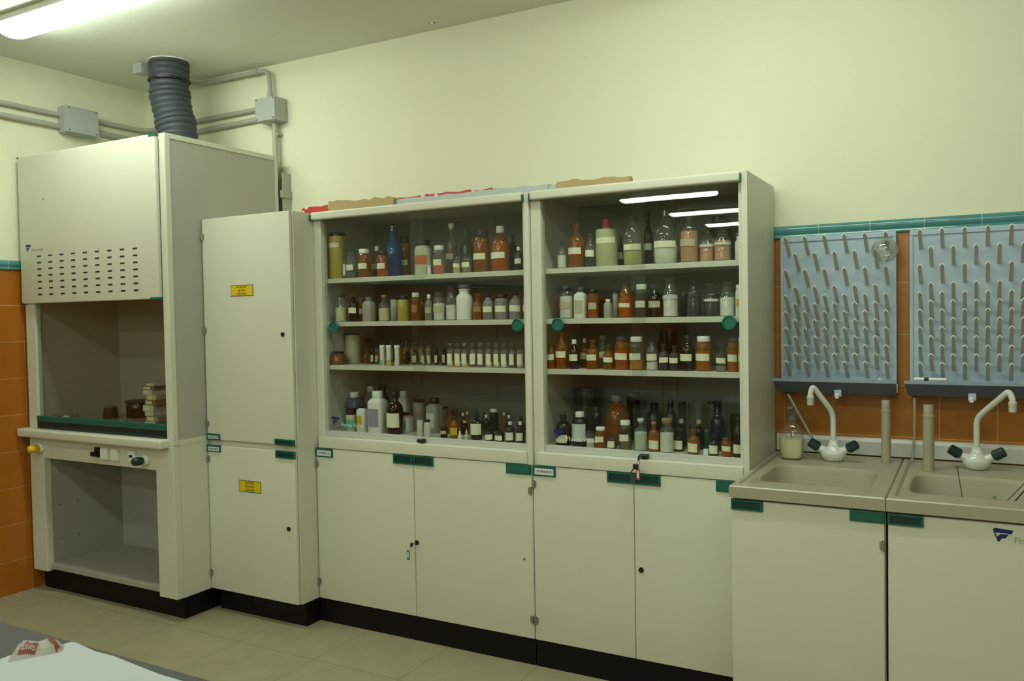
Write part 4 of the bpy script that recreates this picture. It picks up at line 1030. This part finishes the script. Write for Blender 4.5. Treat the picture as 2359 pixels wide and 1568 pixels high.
def sag(p): return ZB+.0012+.0006*math.sin(p.x*9)
top = [b.verts.new((p.x, p.y, sag(p))) for p in P]; bot = [b.verts.new((p.x+.02, -3.30, ZB+.0012)) for p in P]
for i in range(len(P)-1): b.faces.new((top[i], top[i+1], bot[i+1], bot[i]))
bmesh.ops.solidify(b, geom=b.faces, thickness=.0006)
tag(obj('paper_sheet', b, M_PAPER), 'large white sheet of paper lying on the bench', 'paper')
# crumpled paper bag
c = at(85, 1492, 'z', ZB+.02)
t = empty('paper_bag', (c.x, c.y, ZB+.002), 'crumpled white paper bag with dark red print on the bench', 'paper bag')
OUT = [(6, 1527), (44, 1470), (150, 1473), (140, 1494)]     # near left, far left, far right, near right
CO = [at(u, v, 'z', ZB+.010) for u, v in OUT]; n = 64; rn = random.Random(4); G = []
def bagp(u, w):
    p = (CO[0]*(1-u)+CO[3]*u)*(1-w)+(CO[1]*(1-u)+CO[2]*u)*w
    e = min(1, 7*min(u, 1-u)+.05)*min(1, max(0, 6*(w-.20)), 7*(1-w)+.05)
    fold = .8*abs((u*2.0+w*.5+.15) % 1-.5)*2+.1*math.sin(u*21+w*13)*math.sin(w*17+1); f2 = abs((u*1.1-w*1.2+.3) % 1-.5)*2
    return Vector((p.x, p.y, ZB+.0007+.018*e*(.35+.40*fold+.25*f2)))
for i in range(n+1):
    G.append([b.verts.new(bagp(i/n, j/n)) for j in range(n+1)]) if i else None
    if not i: b = NB(); G.append([b.verts.new(bagp(0, j/n)) for j in range(n+1)])
for i in range(n):
    for j in range(n): b.faces.new((G[i][j], G[i+1][j], G[i+1][j+1], G[i][j+1]))
bmesh.ops.solidify(b, geom=b.faces, thickness=.0004)
obj('bag', b, mat('bag_paper', (.62, .60, .53), .7), t)
M_MAROON = mat('maroon_print', (.20, .03, .025), .6)
def patch(pts, lift):
    """printed field: four corners in the bag's own (u, w)"""
    b = NB(); k = 36; q = lambda s, r: [(pts[0][a]*(1-s)+pts[1][a]*s)*(1-r)+(pts[3][a]*(1-s)+pts[2][a]*s)*r for a in (0, 1)]
    g = [[b.verts.new(bagp(*q(i/k, j/k))+Vector((0, 0, lift))) for j in range(k+1)] for i in range(k+1)]
    for i in range(k):
        for j in range(k): b.faces.new((g[i][j], g[i+1][j], g[i+1][j+1], g[i][j+1]))
    return b
o = obj('red_print', patch([(.17, .30), (.50, .26), (.50, .66), (.25, .74)], .0006), M_MAROON, t)
o2 = obj('red_print', patch([(.90, .20), (.97, .45), (.74, .95), (.62, .90)], .0006), M_MAROON, t)
text('lettering', 'PL ES\nFILTRANTES', .012, (0, 0, 0), M_WPRINT, o, width=1, height=1, rx=0)
tx = o.children[0]; tx.location = (0, 0, 0); lo_ = [min(v.co[a] for v in tx.data.vertices) for a in (0, 1)]; hi_ = [max(v.co[a] for v in tx.data.vertices) for a in (0, 1)]
Qd = [(.22, .34), (.48, .31), (.48, .60), (.27, .66)]
for v in tx.data.vertices:
    s_, r_ = (v.co.x-lo_[0])/(hi_[0]-lo_[0]), (v.co.y-lo_[1])/(hi_[1]-lo_[1])
    uw = [(Qd[0][a]*(1-s_)+Qd[1][a]*s_)*(1-r_)+(Qd[3][a]*(1-s_)+Qd[2][a]*s_)*r_ for a in (0, 1)]
    v.co = bagp(*uw)+Vector((0, 0, .0030+v.co.z*.1))-t.location
